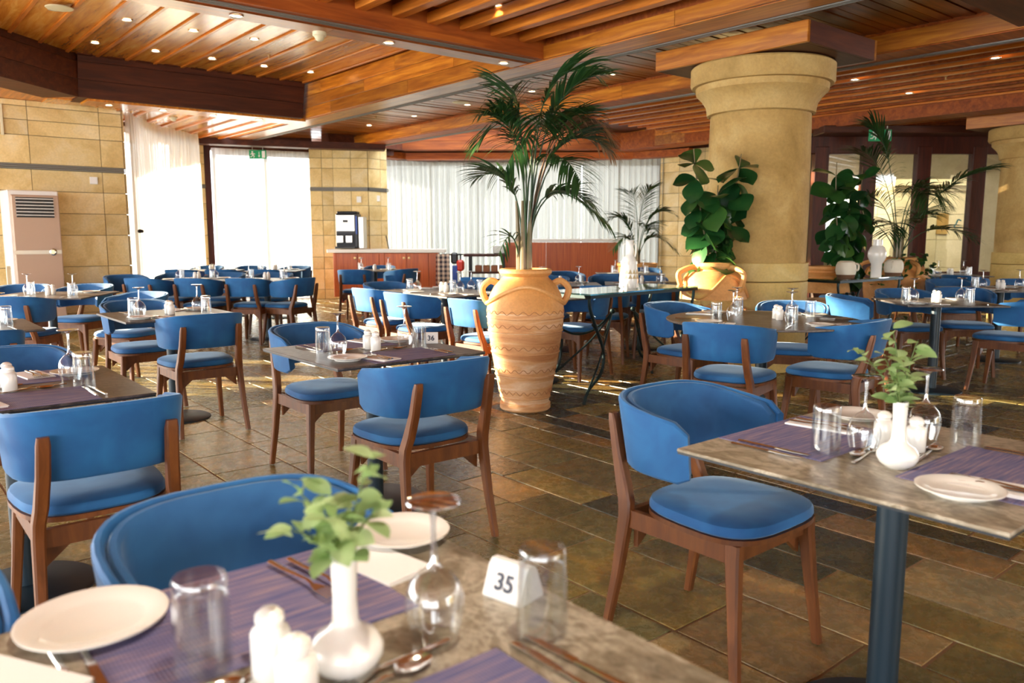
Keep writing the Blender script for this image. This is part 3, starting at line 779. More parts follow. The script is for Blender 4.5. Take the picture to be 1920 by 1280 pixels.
# ================================================================== TABLES AND SETTINGS
def leg_parts(t, h, base_r=.25):
    obj('pole', lathe(B(), [(.038, .02), (.038, h - .03), (.06, h - .028), (.12, h - .012), (.12, h)], 24), M['navy_metal'], t)
    obj('base_disc', lathe(B(), [(base_r, 0), (base_r, .006), (base_r - .01, .012), (.05, .022), (0, .022)], 40), M['navy_metal'], t)
def table(x, y, rz, label, sx=.78, sy=.78, m='top_dark', rnd=False, h=.75, poles=((0, 0),)):
    t = thing('dining_table', label, 'table', (x, y, 0), rz, 'pedestal dining tables')
    if rnd:
        obj('table_top', lathe(B(), [(0, h - .013), (sx - .004, h - .013), (sx, h - .009), (sx, h - .002), (sx - .002, h), (0, h)], 64, cap=False), M[m], t)
    else:
        obj('table_top', box(B(), (0, 0, h - .0045), (sx, sy, .009), 0, .002), M[m], t)
        obj('edge_band', box(B(), (0, 0, h - .0115), (sx - .004, sy - .004, .006)), M['top_edge'], t)
    for px, py in poles:
        g = leg_parts if (px, py) == (0, 0) else None
        obj('pole', lathe(B(), [(.038, .02), (.038, h - .034), (.07, h - .030), (.13, h - .0145)], 24, (px, py, 0)), M['navy_metal'], t)
        obj('base_disc', lathe(B(), [(.235, 0), (.235, .006), (.225, .012), (.05, .022), (0, .022)], 40, (px, py, 0), False), M['navy_metal'], t)
    return t

# tableware prototypes (hidden copies are not needed: the first copy is used)
def proto_plate():
    bm = lathe(B(), [(0, .004), (.050, .004), (.054, 0), (.058, 0), (.062, .006), (.088, .014), (.0885, .0165), (.085, .017), (.062, .010), (.055, .007), (0, .007)], 40, cap=False)
    return mesh('side_plate', bm, M['porcelain'])
def proto_tumbler():
    bm = lathe(B(), [(.037, 0), (.0365, .03), (.0335, .105), (.034, .118), (.032, .122), (0, .122)], 28, cap=False)
    bm2 = lathe(bm, [(.0345, 0.0), (.0335, .03), (.0305, .098), (.022, .104), (0, .104)], 28, cap=False)
    return mesh('glass_body', bm2, M['glass_thick'])
def proto_wg():
    bm = lathe(B(), [(.031, 0), (.036, .02), (.041, .045), (.0405, .062), (.034, .082), (.02, .098), (.008, .107), (0, .109)], 28, cap=False)
    return mesh('bowl', bm, M['glass'])
def proto_wgstem():
    bm = lathe(B(), [(.010, .104), (.0055, .112), (.004, .13), (.0038, .165), (.005, .182), (.012, .190), (.036, .1945), (.037, .196), (.036, .198), (0, .199)], 24, cap=False)
    return mesh('stem', bm, M['glass_stem'])
def proto_shaker():
    bm = lathe(B(), [(0, 0), (.023, 0), (.0245, .003), (.0245, .062), (.021, .068), (.016, .071), (.016, .075), (.0185, .078), (.0175, .086), (.010, .093), (0, .095)], 28, cap=False)
    return mesh('salt_shaker', bm, M['porcelain'])
def cutlery(kind):
    bm = B(); z = .004
    if kind == 'knife':
        tube(bm, [(0, -.10, z), (0, -.03, z), (0, .01, z)], [.0055, .0048, .004], 8, .5)
        prism(bm, [(-.005, .01), (.006, .01), (.0085, .06), (.004, .10), (-.004, .105)], z - .001, z + .001)
    else:
        tube(bm, [(0, -.095, z), (0, -.05, z), (0, .02, z + .004), (0, .035, z)], [.006, .005, .003, .003], 8, .4)
        if kind == 'fork':
            prism(bm, [(-.004, .033), (.004, .033), (.011, .055), (-.011, .055)], z - .001, z + .001)
            for k in range(4): prism(bm, [(-.011 + k * .0064, .054), (-.011 + k * .0064 + .003, .054), (-.0105 + k * .0064 + .0025, .092), (-.0105 + k * .0064, .092)], z - .001, z + .001)
        else:
            rings = []
            for r, zz in ((1, z + .004), (.8, z), (.4, z - .002)):
                rings.append([bm.verts.new((.018 * r * math.cos(a), .063 + .029 * r * math.sin(a), zz)) for a in [2 * math.pi * i / 16 for i in range(16)]])
            for a, b in zip(rings, rings[1:]):
                for i in range(16): bm.faces.new([a[i], a[(i + 1) % 16], b[(i + 1) % 16], b[i]])
            bm.faces.new(rings[-1])
    return mesh(kind, bm, M['chrome'])
def proto_napkin():
    bm = B(); box(bm, (0, 0, .0012), (.10, .19, .0022)); box(bm, (.003, -.002, .0040), (.096, .186, .002), .03); return mesh('paper_napkin', bm, M['napkin'])
def proto_mat():
    return mesh('place_mat', box(B(), (0, 0, .001), (.42, .30, .002)), M['mat'])
ME = dict(plate=proto_plate(), tumbler=proto_tumbler(), wg=proto_wg(), wgs=proto_wgstem(), shaker=proto_shaker(), knife=cutlery('knife'), fork=cutlery('fork'), spoon=cutlery('spoon'), napkin=proto_napkin(), mat=proto_mat())
NAMES = dict(plate=('side_plate', 'white porcelain side plate', 'plate', 'side plates'), tumbler=('water_tumbler', 'upturned clear water tumbler', 'glass', 'upturned tumblers'),
             shaker=('salt_shaker', 'white shaker', 'shaker', 'salt and pepper shakers'), knife=('table_knife', 'steel table knife', 'knife', 'table knives'),
             fork=('table_fork', 'steel fork', 'fork', 'forks'), spoon=('dessert_spoon', 'steel spoon', 'spoon', 'spoons'), napkin=('paper_napkin', 'folded white paper napkin', 'napkin', 'napkins'),
             mat=('place_mat', 'purple-grey woven place mat', 'placemat', 'woven place mats'))
def put(kind, x, y, z, rz, where, extra=''):
    if kind == 'wg':
        o = thing('wine_glass', 'upturned stemmed wine glass' + extra + ' ' + where, 'glass', (x, y, z), rz, 'upturned wine glasses')
        obj('bowl', ME['wg'], None, o); obj('stem', ME['wgs'], None, o); return o
    n, l, c, g = NAMES[kind]
    o = obj(n, ME[kind], None, None, (x, y, z), rz)
    return tag(o, l + extra + ' ' + where, c, g)
rs = random.Random(5)
def setting(x, y, rz, side, where, full=True, sx=.78, items=None, ov={}):
    """one cover: diner on the -y side of the local table frame (rz), table centre x, y"""
    c, s_ = math.cos(rz + side), math.sin(rz + side)
    def w(a, b, k, r=0, extra='', z=.75):
        if k in ov:
            if ov[k] is None: return
            a, b = ov[k][0] + (0 if 'inner' not in extra else -.03), ov[k][1]
        a -= .39; b -= sx / 2
        a += rs.uniform(-.006, .006); b += rs.uniform(-.006, .006)
        put(k, x + a * c - b * s_, y + a * s_ + b * c, z + (.0024 if k != 'mat' and (.18 < a + .39 < .6) and b < -.08 else .0002), rz + side + r + rs.uniform(-.05, .05) * (k != 'mat'), where, extra)
    full = full if items is None else items
    if full >= 2: w(.40, .155, 'mat', 0)
    w(.14, .18, 'plate'); w(.27, .12, 'napkin', .15)
    w(.62, .33, 'tumbler', 0); w(.60, .435, 'wg', 0)
    if full:
        w(.255, .13, 'fork', .12, ', outer,', .7545); w(.63, .16, 'knife', .05, ', outer,')
    if full >= 2:
        w(.285, .125, 'fork', .08, ', inner,', .7545); w(.60, .16, 'knife', .03, ', inner,')
        w(.43, .33, 'spoon', -1.45, ', crosswise,'); w(.47, .355, 'fork', 1.7, ', dessert,')
def shakers(x, y, rz, where, z=.7502):
    c, s_ = math.cos(rz), math.sin(rz)
    for k, (a, b) in enumerate(((0, .045), (-.005, -.04))):
        put('shaker', x + a * c - b * s_, y + a * s_ + b * c, z, rz, where, ', ' + ('farther' if k == 0 else 'nearer') + ' of two,')
def gtable(u0, v0, label, where, m='top_dark', full=2, sx=.78, sy=.78, sides=(0, math.pi), shk=True, ovs={}):
    x, y = K(u0 + sx / 2, v0 + sy / 2)
    t = table(x, y, A, label, sx, sy, m)
    nm = {0: 'at the near place of', math.pi: 'at the far place of', math.pi / 2: 'at the right place of', -math.pi / 2: 'at the left place of'}
    for sd_ in sides: setting(x, y, A, sd_, nm[sd_] + ' ' + where, full, sy, ov=ovs.get(sd_, {}))
    if shk: shakers(x, y, A, 'amid ' + where)
    return x, y
gtable(1.53, 2.98, 'square dark stone-look table in the centre carrying the number 36 stand', 'the centre table')
gtable(.02, 2.93, 'square dark-topped table at the left, behind the large blue chair back', 'the dark table at left')
gtable(1.33, 5.46, 'square table mid-left with a pale lit edge, behind the blue chair', 'the mid-left table', full=1)
gtable(.09, 5.38, 'small table cut by the left edge, corner and tumbler showing', 'the cut-off table at left', full=1)
xr, yr = gtable(1.62, .50, 'right foreground table with marbled grey-brown top and navy pole', 'the right foreground table', 'top_warm', shk=False, ovs={0: dict(wg=(.58, .40), tumbler=(.66, .33), plate=(.18, .16)), math.pi: dict(wg=(.445, .325), tumbler=(.53, .27), plate=(.07, .12))})
shakers(*K(2.06, .905), A, 'behind the white bud vase of the right foreground table')
# nearest table
T35 = {0: dict(tumbler=(.68, .30), wg=(.56, .385), knife=(.66, .20)), math.pi: dict(plate=(.055, .05), napkin=(.15, .12), tumbler=(.49, .27), wg=None)}
x5, y5 = K(.02 + .39, .48 + .39)
table(x5, y5, A, 'nearest table at the bottom with marbled top and the number 35 stand', .78, .78, 'top_warm')
for sd_, w_ in ((0, 'at the near place of the nearest table'), (math.pi, 'at the far place of the nearest table')): setting(x5, y5, A, sd_, w_, 2, ov=T35[sd_])
shakers(*K(.365, .865), A, 'at the front of the nearest table')
x6, y6 = K(-.40, .87)
table(x6, y6, A, 'table joined to the left of the number 35 table, mostly out of view', .78, .78, 'top_warm')
put('plate', *K(.225, 1.20), .7505, 0, 'by the bottom left tumbler of the nearest table', ', large,').scale = (1.12, 1.12, 1)
put('napkin', *K(.10, 1.10), .7504, A + .5, 'under the forks at the bottom left corner')

def number_stand(x, y, rz, txt, label):
    t = thing('table_number', label, 'table number', (x, y, .7502), rz)
    bm = B(); pr = [(-.028, 0), (-.030, .004), (-.013, .048), (-.006, .055), (.006, .055), (.013, .048), (.030, .004), (.028, 0)]
    a = [bm.verts.new((-.036, p, q)) for p, q in pr]; b = [bm.verts.new((.036, p, q)) for p, q in pr]
    for i in range(len(pr) - 1): bm.faces.new([a[i], a[i + 1], b[i + 1], b[i]])
    bm.faces.new(a[::-1]); bm.faces.new(b)
    obj('holder', bm, M['plastic_white'], t)
    cu = bpy.data.curves.new('digits', 'FONT'); cu.body = txt; cu.size = .036; cu.align_x = 'CENTER'; cu.align_y = 'CENTER'; cu.extrude = .0006; cu.offset = .0006
    tmp = bpy.data.objects.new('digits_tmp', cu); C.objects.link(tmp); bpy.context.view_layer.update()
    me = bpy.data.meshes.new_from_object(tmp.evaluated_get(bpy.context.evaluated_depsgraph_get())); bpy.data.objects.remove(tmp); me.materials.clear(); me.materials.append(M['number'])
    o = bpy.data.objects.new('digits', me); C.objects.link(o); o.parent = t
    o.location = (0, -.0225, .0265); o.rotation_euler = (R(68), 0, 0)
    return t
xn, yn = K(1.53 + .75, 2.98 + .42); number_stand(xn, yn, R(4), '36', 'white table number stand reading 36 on the centre table')
xn, yn = K(.02 + .725, .48 + .415); number_stand(xn, yn, R(-38), '35', 'blurred white table number stand reading 35 on the nearest table')

# bud vases with eucalyptus
def leaf_mesh(L, Wd, name, m, n=6, droop=.25, fold=.15, obov=.0):
    bm = B(); rows = []
    for i in range(n + 1):
        t = i / n; w = Wd * math.sin(math.pi * min(1, t ** (1 + obov) * .98 + .02)) ** .7 if 0 < i < n else Wd * .04
        y = L * t; z = -droop * L * t * t + .04 * L * math.sin(t * math.pi)
        rows.append([bm.verts.new((s_ * w, y, z + fold * w * abs(s_) + (.02 * L * math.sin(t * 9) * abs(s_) if obov else 0))) for s_ in (-1, -.5, 0, .5, 1)])
    for a, b in zip(rows, rows[1:]):
        for k in range(4): bm.faces.new([a[k], a[k + 1], b[k + 1], b[k]])
    return mesh(name, bm, m, 80)
GUM = [leaf_mesh(.046, .014, 'leaf', M['gum'], 5, .2), leaf_mesh(.036, .012, 'leaf', M['gum'], 5, .1), leaf_mesh(.032, .009, 'leaf', M['gum'], 5, .3)]
def orient(o, p, d, roll=0):
    d = Vector(d).normalized(); o.location = p
    q = d.to_track_quat('Y', 'Z'); o.rotation_mode = 'QUATERNION'; o.rotation_quaternion = q @ Matrix.Rotation(roll, 3, 'Y').to_quaternion()
def bud_vase(x, y, label, h, seed, sprigs):
    t = thing('bud_vase', label, 'vase', (x, y, .7502))
    obj('vase_body', lathe(B(), [(0, 0), (.024, 0), (.028, .003), (.040, .012), (.047, .026), (.047, .036), (.038, .050), (.022, .060), (.0165, .070), (.0150, .10), (.0170, h - .003), (.0175, h), (.0150, h), (.013, .10), (.013, .06)], 36, cap=False), M['porcelain'], t)
    e = thing('eucalyptus_sprig', label.replace('white bud vase', 'green eucalyptus sprig in the white bud vase'), 'foliage', (x, y, .7502))
    rd_ = random.Random(seed)
    for j, (tx, ty, tz) in enumerate(sprigs):
        pts = arc((0, 0, h - .05), (tx * .25, ty * .25, h + (tz - h) * .55), (tx, ty, tz), 8)
        obj('stem', tube(B(), pts, [.0022 - .00015 * i for i in range(9)], 6), M['stem'], e)
        for i in range(2, 9):
            for s_ in (-1, 1):
                if rd_.random() < .12: continue
                me = GUM[rd_.choice((0, 0, 1, 1, 2))]; a = rd_.uniform(0, 6.28)
                d = Vector((math.cos(a), math.sin(a), rd_.uniform(-.1, .8)))
                o = obj('leaf', me, None, e); orient(o, pts[i] + Vector((0, 0, rd_.uniform(-.008, .008))), d, rd_.uniform(-.8, .8))
                k = rd_.uniform(.75, 1.15); o.scale = (k, k, k)
x, y = K(.02 + .425, .48 + .385); bud_vase(x, y, 'white bud vase, round-bodied, on the nearest table', .168, 3, [(-.055, .02, .225), (.03, .04, .262), (-.015, -.02, .215), (-.03, .06, .215), (.035, .01, .20), (-.06, -.01, .19)])
x, y = K(1.62 + .27, .50 + .335); bud_vase(x, y, 'white bud vase, round-bodied, on the right foreground table', .160, 8, [(-.095, .03, .275), (-.02, .02, .325), (.03, .0, .305), (-.05, -.01, .265), (.03, .03, .21), (-.03, -.03, .23), (0, .03, .27)])

# other tables (ground coordinates)
def ctable(x, y, rot, label, where, sx=.78, sy=.78, full=1, sides=(0, math.pi), m='top_dark', shk=True, items=None):
    table(x, y, R(rot), label, sx, sy, m)
    for sd_ in sides:
        nm = {0: 'at the near place of', math.pi: 'at the far place of', math.pi / 2: 'at the right place of', -math.pi / 2: 'at the left place of'}[sd_]
        setting(x, y, R(rot), sd_, nm + ' ' + where, full, sy)
    if shk: shakers(x, y, R(rot), 'amid ' + where)
ctable(-4.30, 7.42, 6, 'dark table in front of the air conditioner at far left', 'the air conditioner table', .9, .9)
ctable(-3.08, 10.02, -8, 'table of the window row, right end', 'the right window row table', .85, .75)
ctable(-3.98, 10.08, -8, 'table of the window row, left end, beside the stone wall', 'the left window row table', .85, .75)
ctable(-3.75, 12.65, 0, 'far table before the glass door, right', 'the far right window table', .8, .7, 0)
ctable(-4.75, 12.65, 0, 'far table before the glass door, left', 'the far left window table', .8, .7, 0)
ctable(-2.18, 12.70, 6, 'small table in front of the counter with the coffee machine', 'the table before the counter', .8, .75, 0)
gtable(4.12, 5.88, 'long dark table left of the terracotta urn, in the centre', 'the long centre table', full=1, sy=1.2, sides=(0, math.pi))
setting(*K(4.12 + .39, 6.48), A, -math.pi / 2, 'at the left place of the long centre table', 1, .78)
gtable(4.32, 4.98, 'table half hidden behind the terracotta urn, under the glass table', 'the table behind the urn', full=1, sx=.72, sy=.72)
x, y = 1.66, 5.24
table(x, y, A, 'round dark table in front of the column', .63, .63, 'top_dark', rnd=True)
for k, (an, nm) in enumerate(((R(-30), 'near left'), (R(60), 'near right'), (R(150), 'far right'), (R(240), 'far left'))):
    setting(x, y, 0, an, 'at the %s place of the round table' % nm, 1, 1.16)
shakers(x + .1, y, 0, 'in the middle of the round table')
ctable(3.55, 6.64, -4, 'square dark table at the right with a navy pole', 'the square right table', .78, .78, 1, (0, math.pi))
ctable(5.08, 8.28, 0, 'table at right before the second column', 'the table by the second column', .95, .8, 1, (0, math.pi))
ctable(6.15, 11.2, 0, 'small table far back by the timber partition', 'the partition table', .8, .75, 0)
ctable(.55, 9.05, 0, 'table beyond the right shoulder of the urn', 'the table beyond the urn', .9, .75, 1)
ctable(1.50, 9.20, -6, 'table behind the patterned vase', 'the table behind the patterned vase', .85, .7, 0)
ctable(1.70, 11.6, 0, 'far table beside the potted palm', 'the far palm table', .9, .75, 0)

# ================================================================== URNS
def urn(x, y, rz, label, H, prof, handles=2, wave=True, bandz=(), soil=True, ropez=None):
    t = thing('terracotta_urn', label, 'urn', (x, y, 0), rz)
    # split profile into smooth upper shoulder and chalky lower part
    lo = [p for p in prof if p[1] <= ropez[0]]; up = [p for p in prof if p[1] >= ropez[0]]
    obj('urn_body', lathe(B(), lo, 64, cap=False), M['terracotta_pale'], t)
    obj('urn_shoulder', lathe(B(), up, 64, cap=False), M['terracotta'], t)
    def rad(z):
        for (r0, z0), (r1, z1) in zip(prof, prof[1:]):
            if z0 <= z <= z1 and z1 > z0: return r0 + (r1 - r0) * (z - z0) / (z1 - z0)
        return prof[-1][0]
    for z in bandz:
        n = 64; r = rad(z) + .001
        bm = B(); tube(bm, [(r * math.cos(2 * math.pi * i / n), r * math.sin(2 * math.pi * i / n), z) for i in range(n + 1)], .006, 6); obj('raised_band', bm, M['terracotta_pale'], t)
        bm = B(); n = 180
        tube(bm, [((rad(z + .045 + .012 * math.sin(i / n * 2 * math.pi * 22)) + .001) * math.cos(2 * math.pi * i / n), (rad(z + .045) + .001) * math.sin(2 * math.pi * i / n), z + .045 + .012 * math.sin(i / n * 2 * math.pi * 22)) for i in range(n + 1)], .0026, 5)
        obj('incised_wave', bm, M['terracotta_dark'], t)
    if wave:
        n = 96; bm = B(); pts = []
        for i in range(n + 1):
            a = 2 * math.pi * i / n; z = (ropez[1] + ropez[2]) / 2 - (ropez[2] - ropez[1]) / 2 * math.cos(2 * a) if handles == 2 else (ropez[1] + ropez[2]) / 2 + (ropez[2] - ropez[1]) / 2 * math.cos(3 * a)
            pts.append(((rad(z) + .004) * math.cos(a), (rad(z) + .004) * math.sin(a), z))
        tube(bm, pts, .017 * H / 1.05, 8); obj('rope_relief', bm, M['terracotta'], t)
    for k in range(handles):
        a = 2 * math.pi * k / handles if handles == 2 else 2 * math.pi * k / handles + .3
        z1, z0 = ropez[3], ropez[4]; r1, r0 = rad(z1) - .01, rad(z0) - .005; ca, sa = math.cos(a), math.sin(a); ro = max(r1, r0) + .02
        pts = spline([(r1 * ca, r1 * sa, z1), ((r1 + .055) * ca, (r1 + .055) * sa, z1 + .02), ((ro + .02) * ca, (ro + .02) * sa, z1 - .03), ((r0 + .03) * ca, (r0 + .03) * sa, (z0 * 2 + z1) / 3), (r0 * ca, r0 * sa, z0)], 6)
        obj('handle', tube(B(), pts, .025 * H / 1.05, 10), M['terracotta'], t)
    obj('soil', lathe(B(), [(0, H - .05), (prof[-1][0], H - .05)], 32, cap=False), M['soil'], t)
    return t
PF = [(0, 0), (.180, 0), (.192, .012), (.192, .05), (.180, .058), (.182, .08), (.20, .15), (.225, .28), (.250, .42), (.270, .55), (.283, .66), (.288, .74), (.284, .80), (.264, .87), (.232, .93), (.195, .97), (.175, .985), (.168, 1.0), (.185, 1.012), (.195, 1.025), (.195, 1.045), (.185, 1.055), (.165, 1.055), (.155, 1.04), (.150, .98), (.17, .90)]
PF = PF[:-2] + [(.150, 1.0)]
U1 = (.10, 5.93)
urn(*U1, R(0), 'tall ribbed terracotta urn with two handles holding a palm, in the centre', 1.055, PF, 2, True, (.10, .27, .44, .60, .70), ropez=(.74, .80, .93, .945, .80))
PF2 = [(0, 0), (.18, 0), (.19, .03), (.23, .2), (.275, .42), (.30, .62), (.305, .72), (.295, .82), (.26, .91), (.21, .96), (.17, .975), (.165, .99), (.18, 1.0), (.19, 1.02), (.185, 1.05), (.165, 1.055), (.15, 1.04), (.145, 1.0)]
U2 = (1.87, 7.40)
urn(*U2, R(-70), 'broad sunlit terracotta urn with a draped rope relief beside the column', 1.055, PF2, 3, True, (.22, .42, .58), ropez=(.66, .74, .94, .99, .80))
PF3 = [(r * 1.25, z * .98) for r, z in PF2]
U3 = (4.75, 9.85)
urn(*U3, R(20), 'large glazed-brown terracotta urn with ivy and a palm at the right', 1.03, PF3, 3, True, (.22, .42), ropez=(.4, .72, .90, .97, .78))
U4 = (3.62, 9.3)
urn(*U4, R(20), 'terracotta urn mostly hidden behind the column', .95, [(r, z * .9) for r, z in PF2], 0, False, (.3,), ropez=(.6, .7, .85, .9, .75))
t = thing('planter_pot', 'low terracotta pot of the far palm by the curtain', 'pot', (2.10, 13.4, 0))
obj('pot_body', lathe(B(), [(0, 0), (.22, 0), (.30, .5), (.32, .78), (.34, .80), (.34, .84), (.31, .84), (.30, .80)], 40, cap=False), M['terracotta'], t); obj('soil', lathe(B(), [(0, .79), (.30, .79)], 24, cap=False), M['soil'], t)

# ================================================================== PLANTS
def frond(parent, p0, p1, p2, start=.4, n=30, L=.30, m='palm', seed=0, r=.008, hang=.5, up=.15):
    rd_ = random.Random(seed); pts = arc(p0, p1, p2, 40); bm = B()
    tube(bm, pts[::4], [r * (1 - .8 * i / 10) for i in range(11)], 6)
    i0 = int(start * 40)
    for k in range(n):
        t = (k + .5) / n; i = i0 + t * (39.5 - i0); a = pts[int(i)]; b = pts[min(40, int(i) + 1)]; p = a.lerp(b, i - int(i)); d = (pts[min(40, int(i) + 1)] - pts[max(0, int(i) - 1)]).normalized()
        sd_ = d.cross(Vector((0, 0, 1)))
        if sd_.length < .1: sd_ = Vector((1, 0, 0))
        sd_.normalize(); l = L * (.55 + .45 * math.sin(math.pi * min(1, t * .9 + .15))) * rd_.uniform(.85, 1.1)
        for s_ in (-1, 1):
            dr = (sd_ * s_ * rd_.uniform(.7, 1.1) + d * (.35 + .75 * t) + Vector((0, 0, up + rd_.uniform(-.15, .15)))).normalized()
            q = p.copy(); prev = None; w0 = .0085
            for j in range(8):
                f = j / 7; w = w0 * math.sin(math.pi * (f * .86 + .12)) ** .8 if j < 7 else .0006
                wd = dr.cross(Vector((0, 0, 1)))
                if wd.length < .05: wd = d.copy()
                wd.normalize(); wd = (wd + Vector((0, 0, .35 * s_))).normalized()
                cur = [bm.verts.new(q - wd * w), bm.verts.new(q + wd * w)]
                if prev: bm.faces.new([prev[0], prev[1], cur[1], cur[0]])
                prev = cur; q = q + dr * l * 1.35 / 7; dr = (dr + Vector((0, 0, -hang * (.10 + .30 * f)))).normalized()
    return obj('frond', bm, M[m], parent, smooth=80)
def palm(x, y, z0, label, fr, seed=0, stems=4, stem_h=.5):
    t = thing('potted_palm', label, 'plant', (x, y, z0))
    rd_ = random.Random(seed)
    for k in range(stems):
        a = 2 * math.pi * k / stems + .4; q = rd_.uniform(.02, .05)
        obj('cane', tube(B(), arc((q * math.cos(a), q * math.sin(a), 0), (q * 1.2 * math.cos(a), q * 1.2 * math.sin(a), stem_h * .5), (q * 1.6 * math.cos(a), q * 1.6 * math.sin(a), stem_h), 5), [.026, .024, .020, .016, .012, .009], 8), M['trunk'], t)
    for i, f in enumerate(fr): frond(t, *f[:3], **{**dict(seed=seed * 50 + i), **(f[3] if len(f) > 3 else {})})
    return t
Z = 1.0
palm(*U1, 1.0, 'tall kentia palm with arching green fronds growing from the central urn', [
    ((.02, 0, .1), (.05, 0, 1.5), (.60, -.15, 1.42), dict(start=.45, L=.26)),
    ((.0, .02, .1), (.0, .05, 1.7), (.50, .1, 1.46), dict(start=.5, L=.30)),
    ((-.02, 0, .1), (.10, 0, 1.55), (-.34, -.1, .95), dict(start=.55, L=.30)),
    ((.0, -.02, .1), (.14, -.1, 1.45), (-.16, -.30, .72), dict(start=.5, L=.32, hang=.8)),
    ((.03, 0, .1), (.08, .05, 1.25), (.60, .1, .95), dict(start=.45, L=.30)),
    ((.03, -.02, .1), (.02, -.05, .95), (.58, -.1, .38), dict(start=.45, L=.30, hang=.7)),
    ((-.02, .02, .1), (.02, .1, 1.3), (.30, .45, 1.20), dict(start=.45, L=.28)),
    ((.0, 0, .1), (.12, .0, 1.5), (.10, -.30, 1.05), dict(start=.5, L=.34, hang=.9)),
    ((.02, .02, .1), (.1, .05, 1.50), (.64, .15, .92), dict(start=.55, L=.28, m='palm_dry', hang=.8)),
    ((-.03, 0, .0), (-.08, 0, .5), (-.20, -.1, .15), dict(start=.35, n=7, L=.20)),
    ((-.02, 0, .1), (-.02, 0, .9), (-.36, .1, .72), dict(start=.4, L=.28)),
    ((.0, .0, .1), (.16, -.05, 1.2), (.38, -.35, .65), dict(start=.5, L=.30, hang=.9)),
    ((.0, .02, .1), (-.02, .05, 1.45), (-.12, .2, 1.38), dict(start=.5, L=.28)),
    ((.0, .02, .1), (.16, .05, 1.35), (.42, .3, 1.15), dict(start=.5, L=.28)),
    ((.0, -.02, .1), (.02, -.1, 1.25), (-.30, -.25, 1.12), dict(start=.5, L=.30, hang=.8)),
    ((.02, .02, .1), (.14, .02, 1.40), (.58, -.05, 1.02), dict(start=.55, L=.26, m='palm_dry', hang=1.0)),
    ((.02, .02, .1), (.05, .02, .80), (.48, .1, .55), dict(start=.5, L=.26)),
], 1, 5, .55)
palm(*U3, 1.0, 'wide palm with long arching fronds in the large urn at the right', [
    ((0, 0, 0), (-.15, 0, 1.2), (-.62, -.2, 1.30), dict(start=.45, L=.36)),
    ((0, 0, 0), (-.10, .1, 1.6), (-.42, .1, 1.62), dict(start=.5, L=.40)),
    ((.02, 0, 0), (.30, 0, 1.0), (1.05, -.1, 1.10), dict(start=.5, L=.36)),
    ((0, 0, 0), (.05, .1, 1.2), (.35, -.2, .75), dict(start=.5, L=.42, hang=.9)),
    ((0, 0, 0), (.05, -.1, 1.1), (.10, -.45, .70), dict(start=.5, L=.42, hang=.9)),
    ((0, 0, 0), (.25, 0, .6), (.88, -.1, .25), dict(start=.45, L=.32)),
    ((0, 0, 0), (-.25, 0, .7), (-.80, -.1, .30), dict(start=.45, L=.34)),
    ((0, 0, 0), (-.2, -.1, .9), (-.62, -.2, .75), dict(start=.45, L=.34)),
    ((0, 0, 0), (.15, .1, .7), (.45, .3, .55), dict(start=.45, L=.34)),
    ((0, 0, 0), (-.05, -.1, .7), (-.30, -.35, .30), dict(start=.4, L=.30)),
], 2, 4, .4)
palm(2.10, 13.4, .8, 'small palm in front of the far curtain, left of the fiddle-leaf fig', [
    ((0, 0, 0), (-.1, 0, 1.0), (-.5, -.1, .75), dict(start=.35, L=.30)), ((0, 0, 0), (.1, 0, 1.1), (.55, -.1, .85), dict(start=.35, L=.30)),
    ((0, 0, 0), (0, -.1, 1.2), (-.2, -.3, 1.2), dict(start=.35, L=.30)), ((0, 0, 0), (.1, 0, .8), (.60, -.2, .25), dict(start=.3, L=.28)),
    ((0, 0, 0), (-.1, 0, .8), (-.45, -.2, .25), dict(start=.3, L=.26)), ((0, 0, 0), (0, .1, 1.2), (.25, .2, 1.3), dict(start=.35, L=.30)),
    ((0, 0, 0), (.05, -.1, .9), (.15, -.4, .6), dict(start=.35, L=.28)),
], 3, 3, .3)
FIG = [leaf_mesh(.34, .14, 'leaf', M['fig'], 8, .28, .12, .55), leaf_mesh(.30, .125, 'leaf', M['fig'], 8, .15, .12, .5), leaf_mesh(.24, .10, 'leaf', M['fig'], 8, .4, .15, .5)]
def fig(x, y, z0, label, H, W_, seed, n=52, sc=1):
    t = thing('fiddle_leaf_fig', label, 'plant', (x, y, z0)); rd_ = random.Random(seed)
    for k, (dx, dy, hh) in enumerate(((-.10, 0, H), (.10, .02, H * .96), (0, -.05, H * .7))):
        pts = arc((dx * .2, dy, 0), (dx * 1.6, dy, hh * .5), (dx * 2.2 * W_, dy, hh), 8)
        obj('stem', tube(B(), pts, [.012 - .0009 * i for i in range(9)], 8), M['trunk'], t)
        for j in range(n // 3):
            f = (j + .8) / (n // 3); p = pts[min(8, int(f * 8))] if f < 1 else pts[-1]; a = j * 2.4 + k * 1.3 + rd_.uniform(-.4, .4)
            el = rd_.uniform(-1.5, .25) + (.9 if f > .9 else 0)
            o = obj('leaf', FIG[rd_.randrange(3)], None, t); orient(o, p, (math.cos(a), math.sin(a), el), rd_.uniform(-.9, .9)); s_ = rd_.uniform(.75, 1.15) * sc; o.scale = (s_, s_, s_)
    return t
fig(*U2, .98, 'fiddle-leaf fig with big glossy leaves in the sunlit urn left of the column', 1.10, 1.0, 4, 110, .82)
fig(U4[0] + .25, U4[1], .88, 'dark fiddle-leaf fig in shade just right of the column', 1.25, .7, 9, 100, .85)
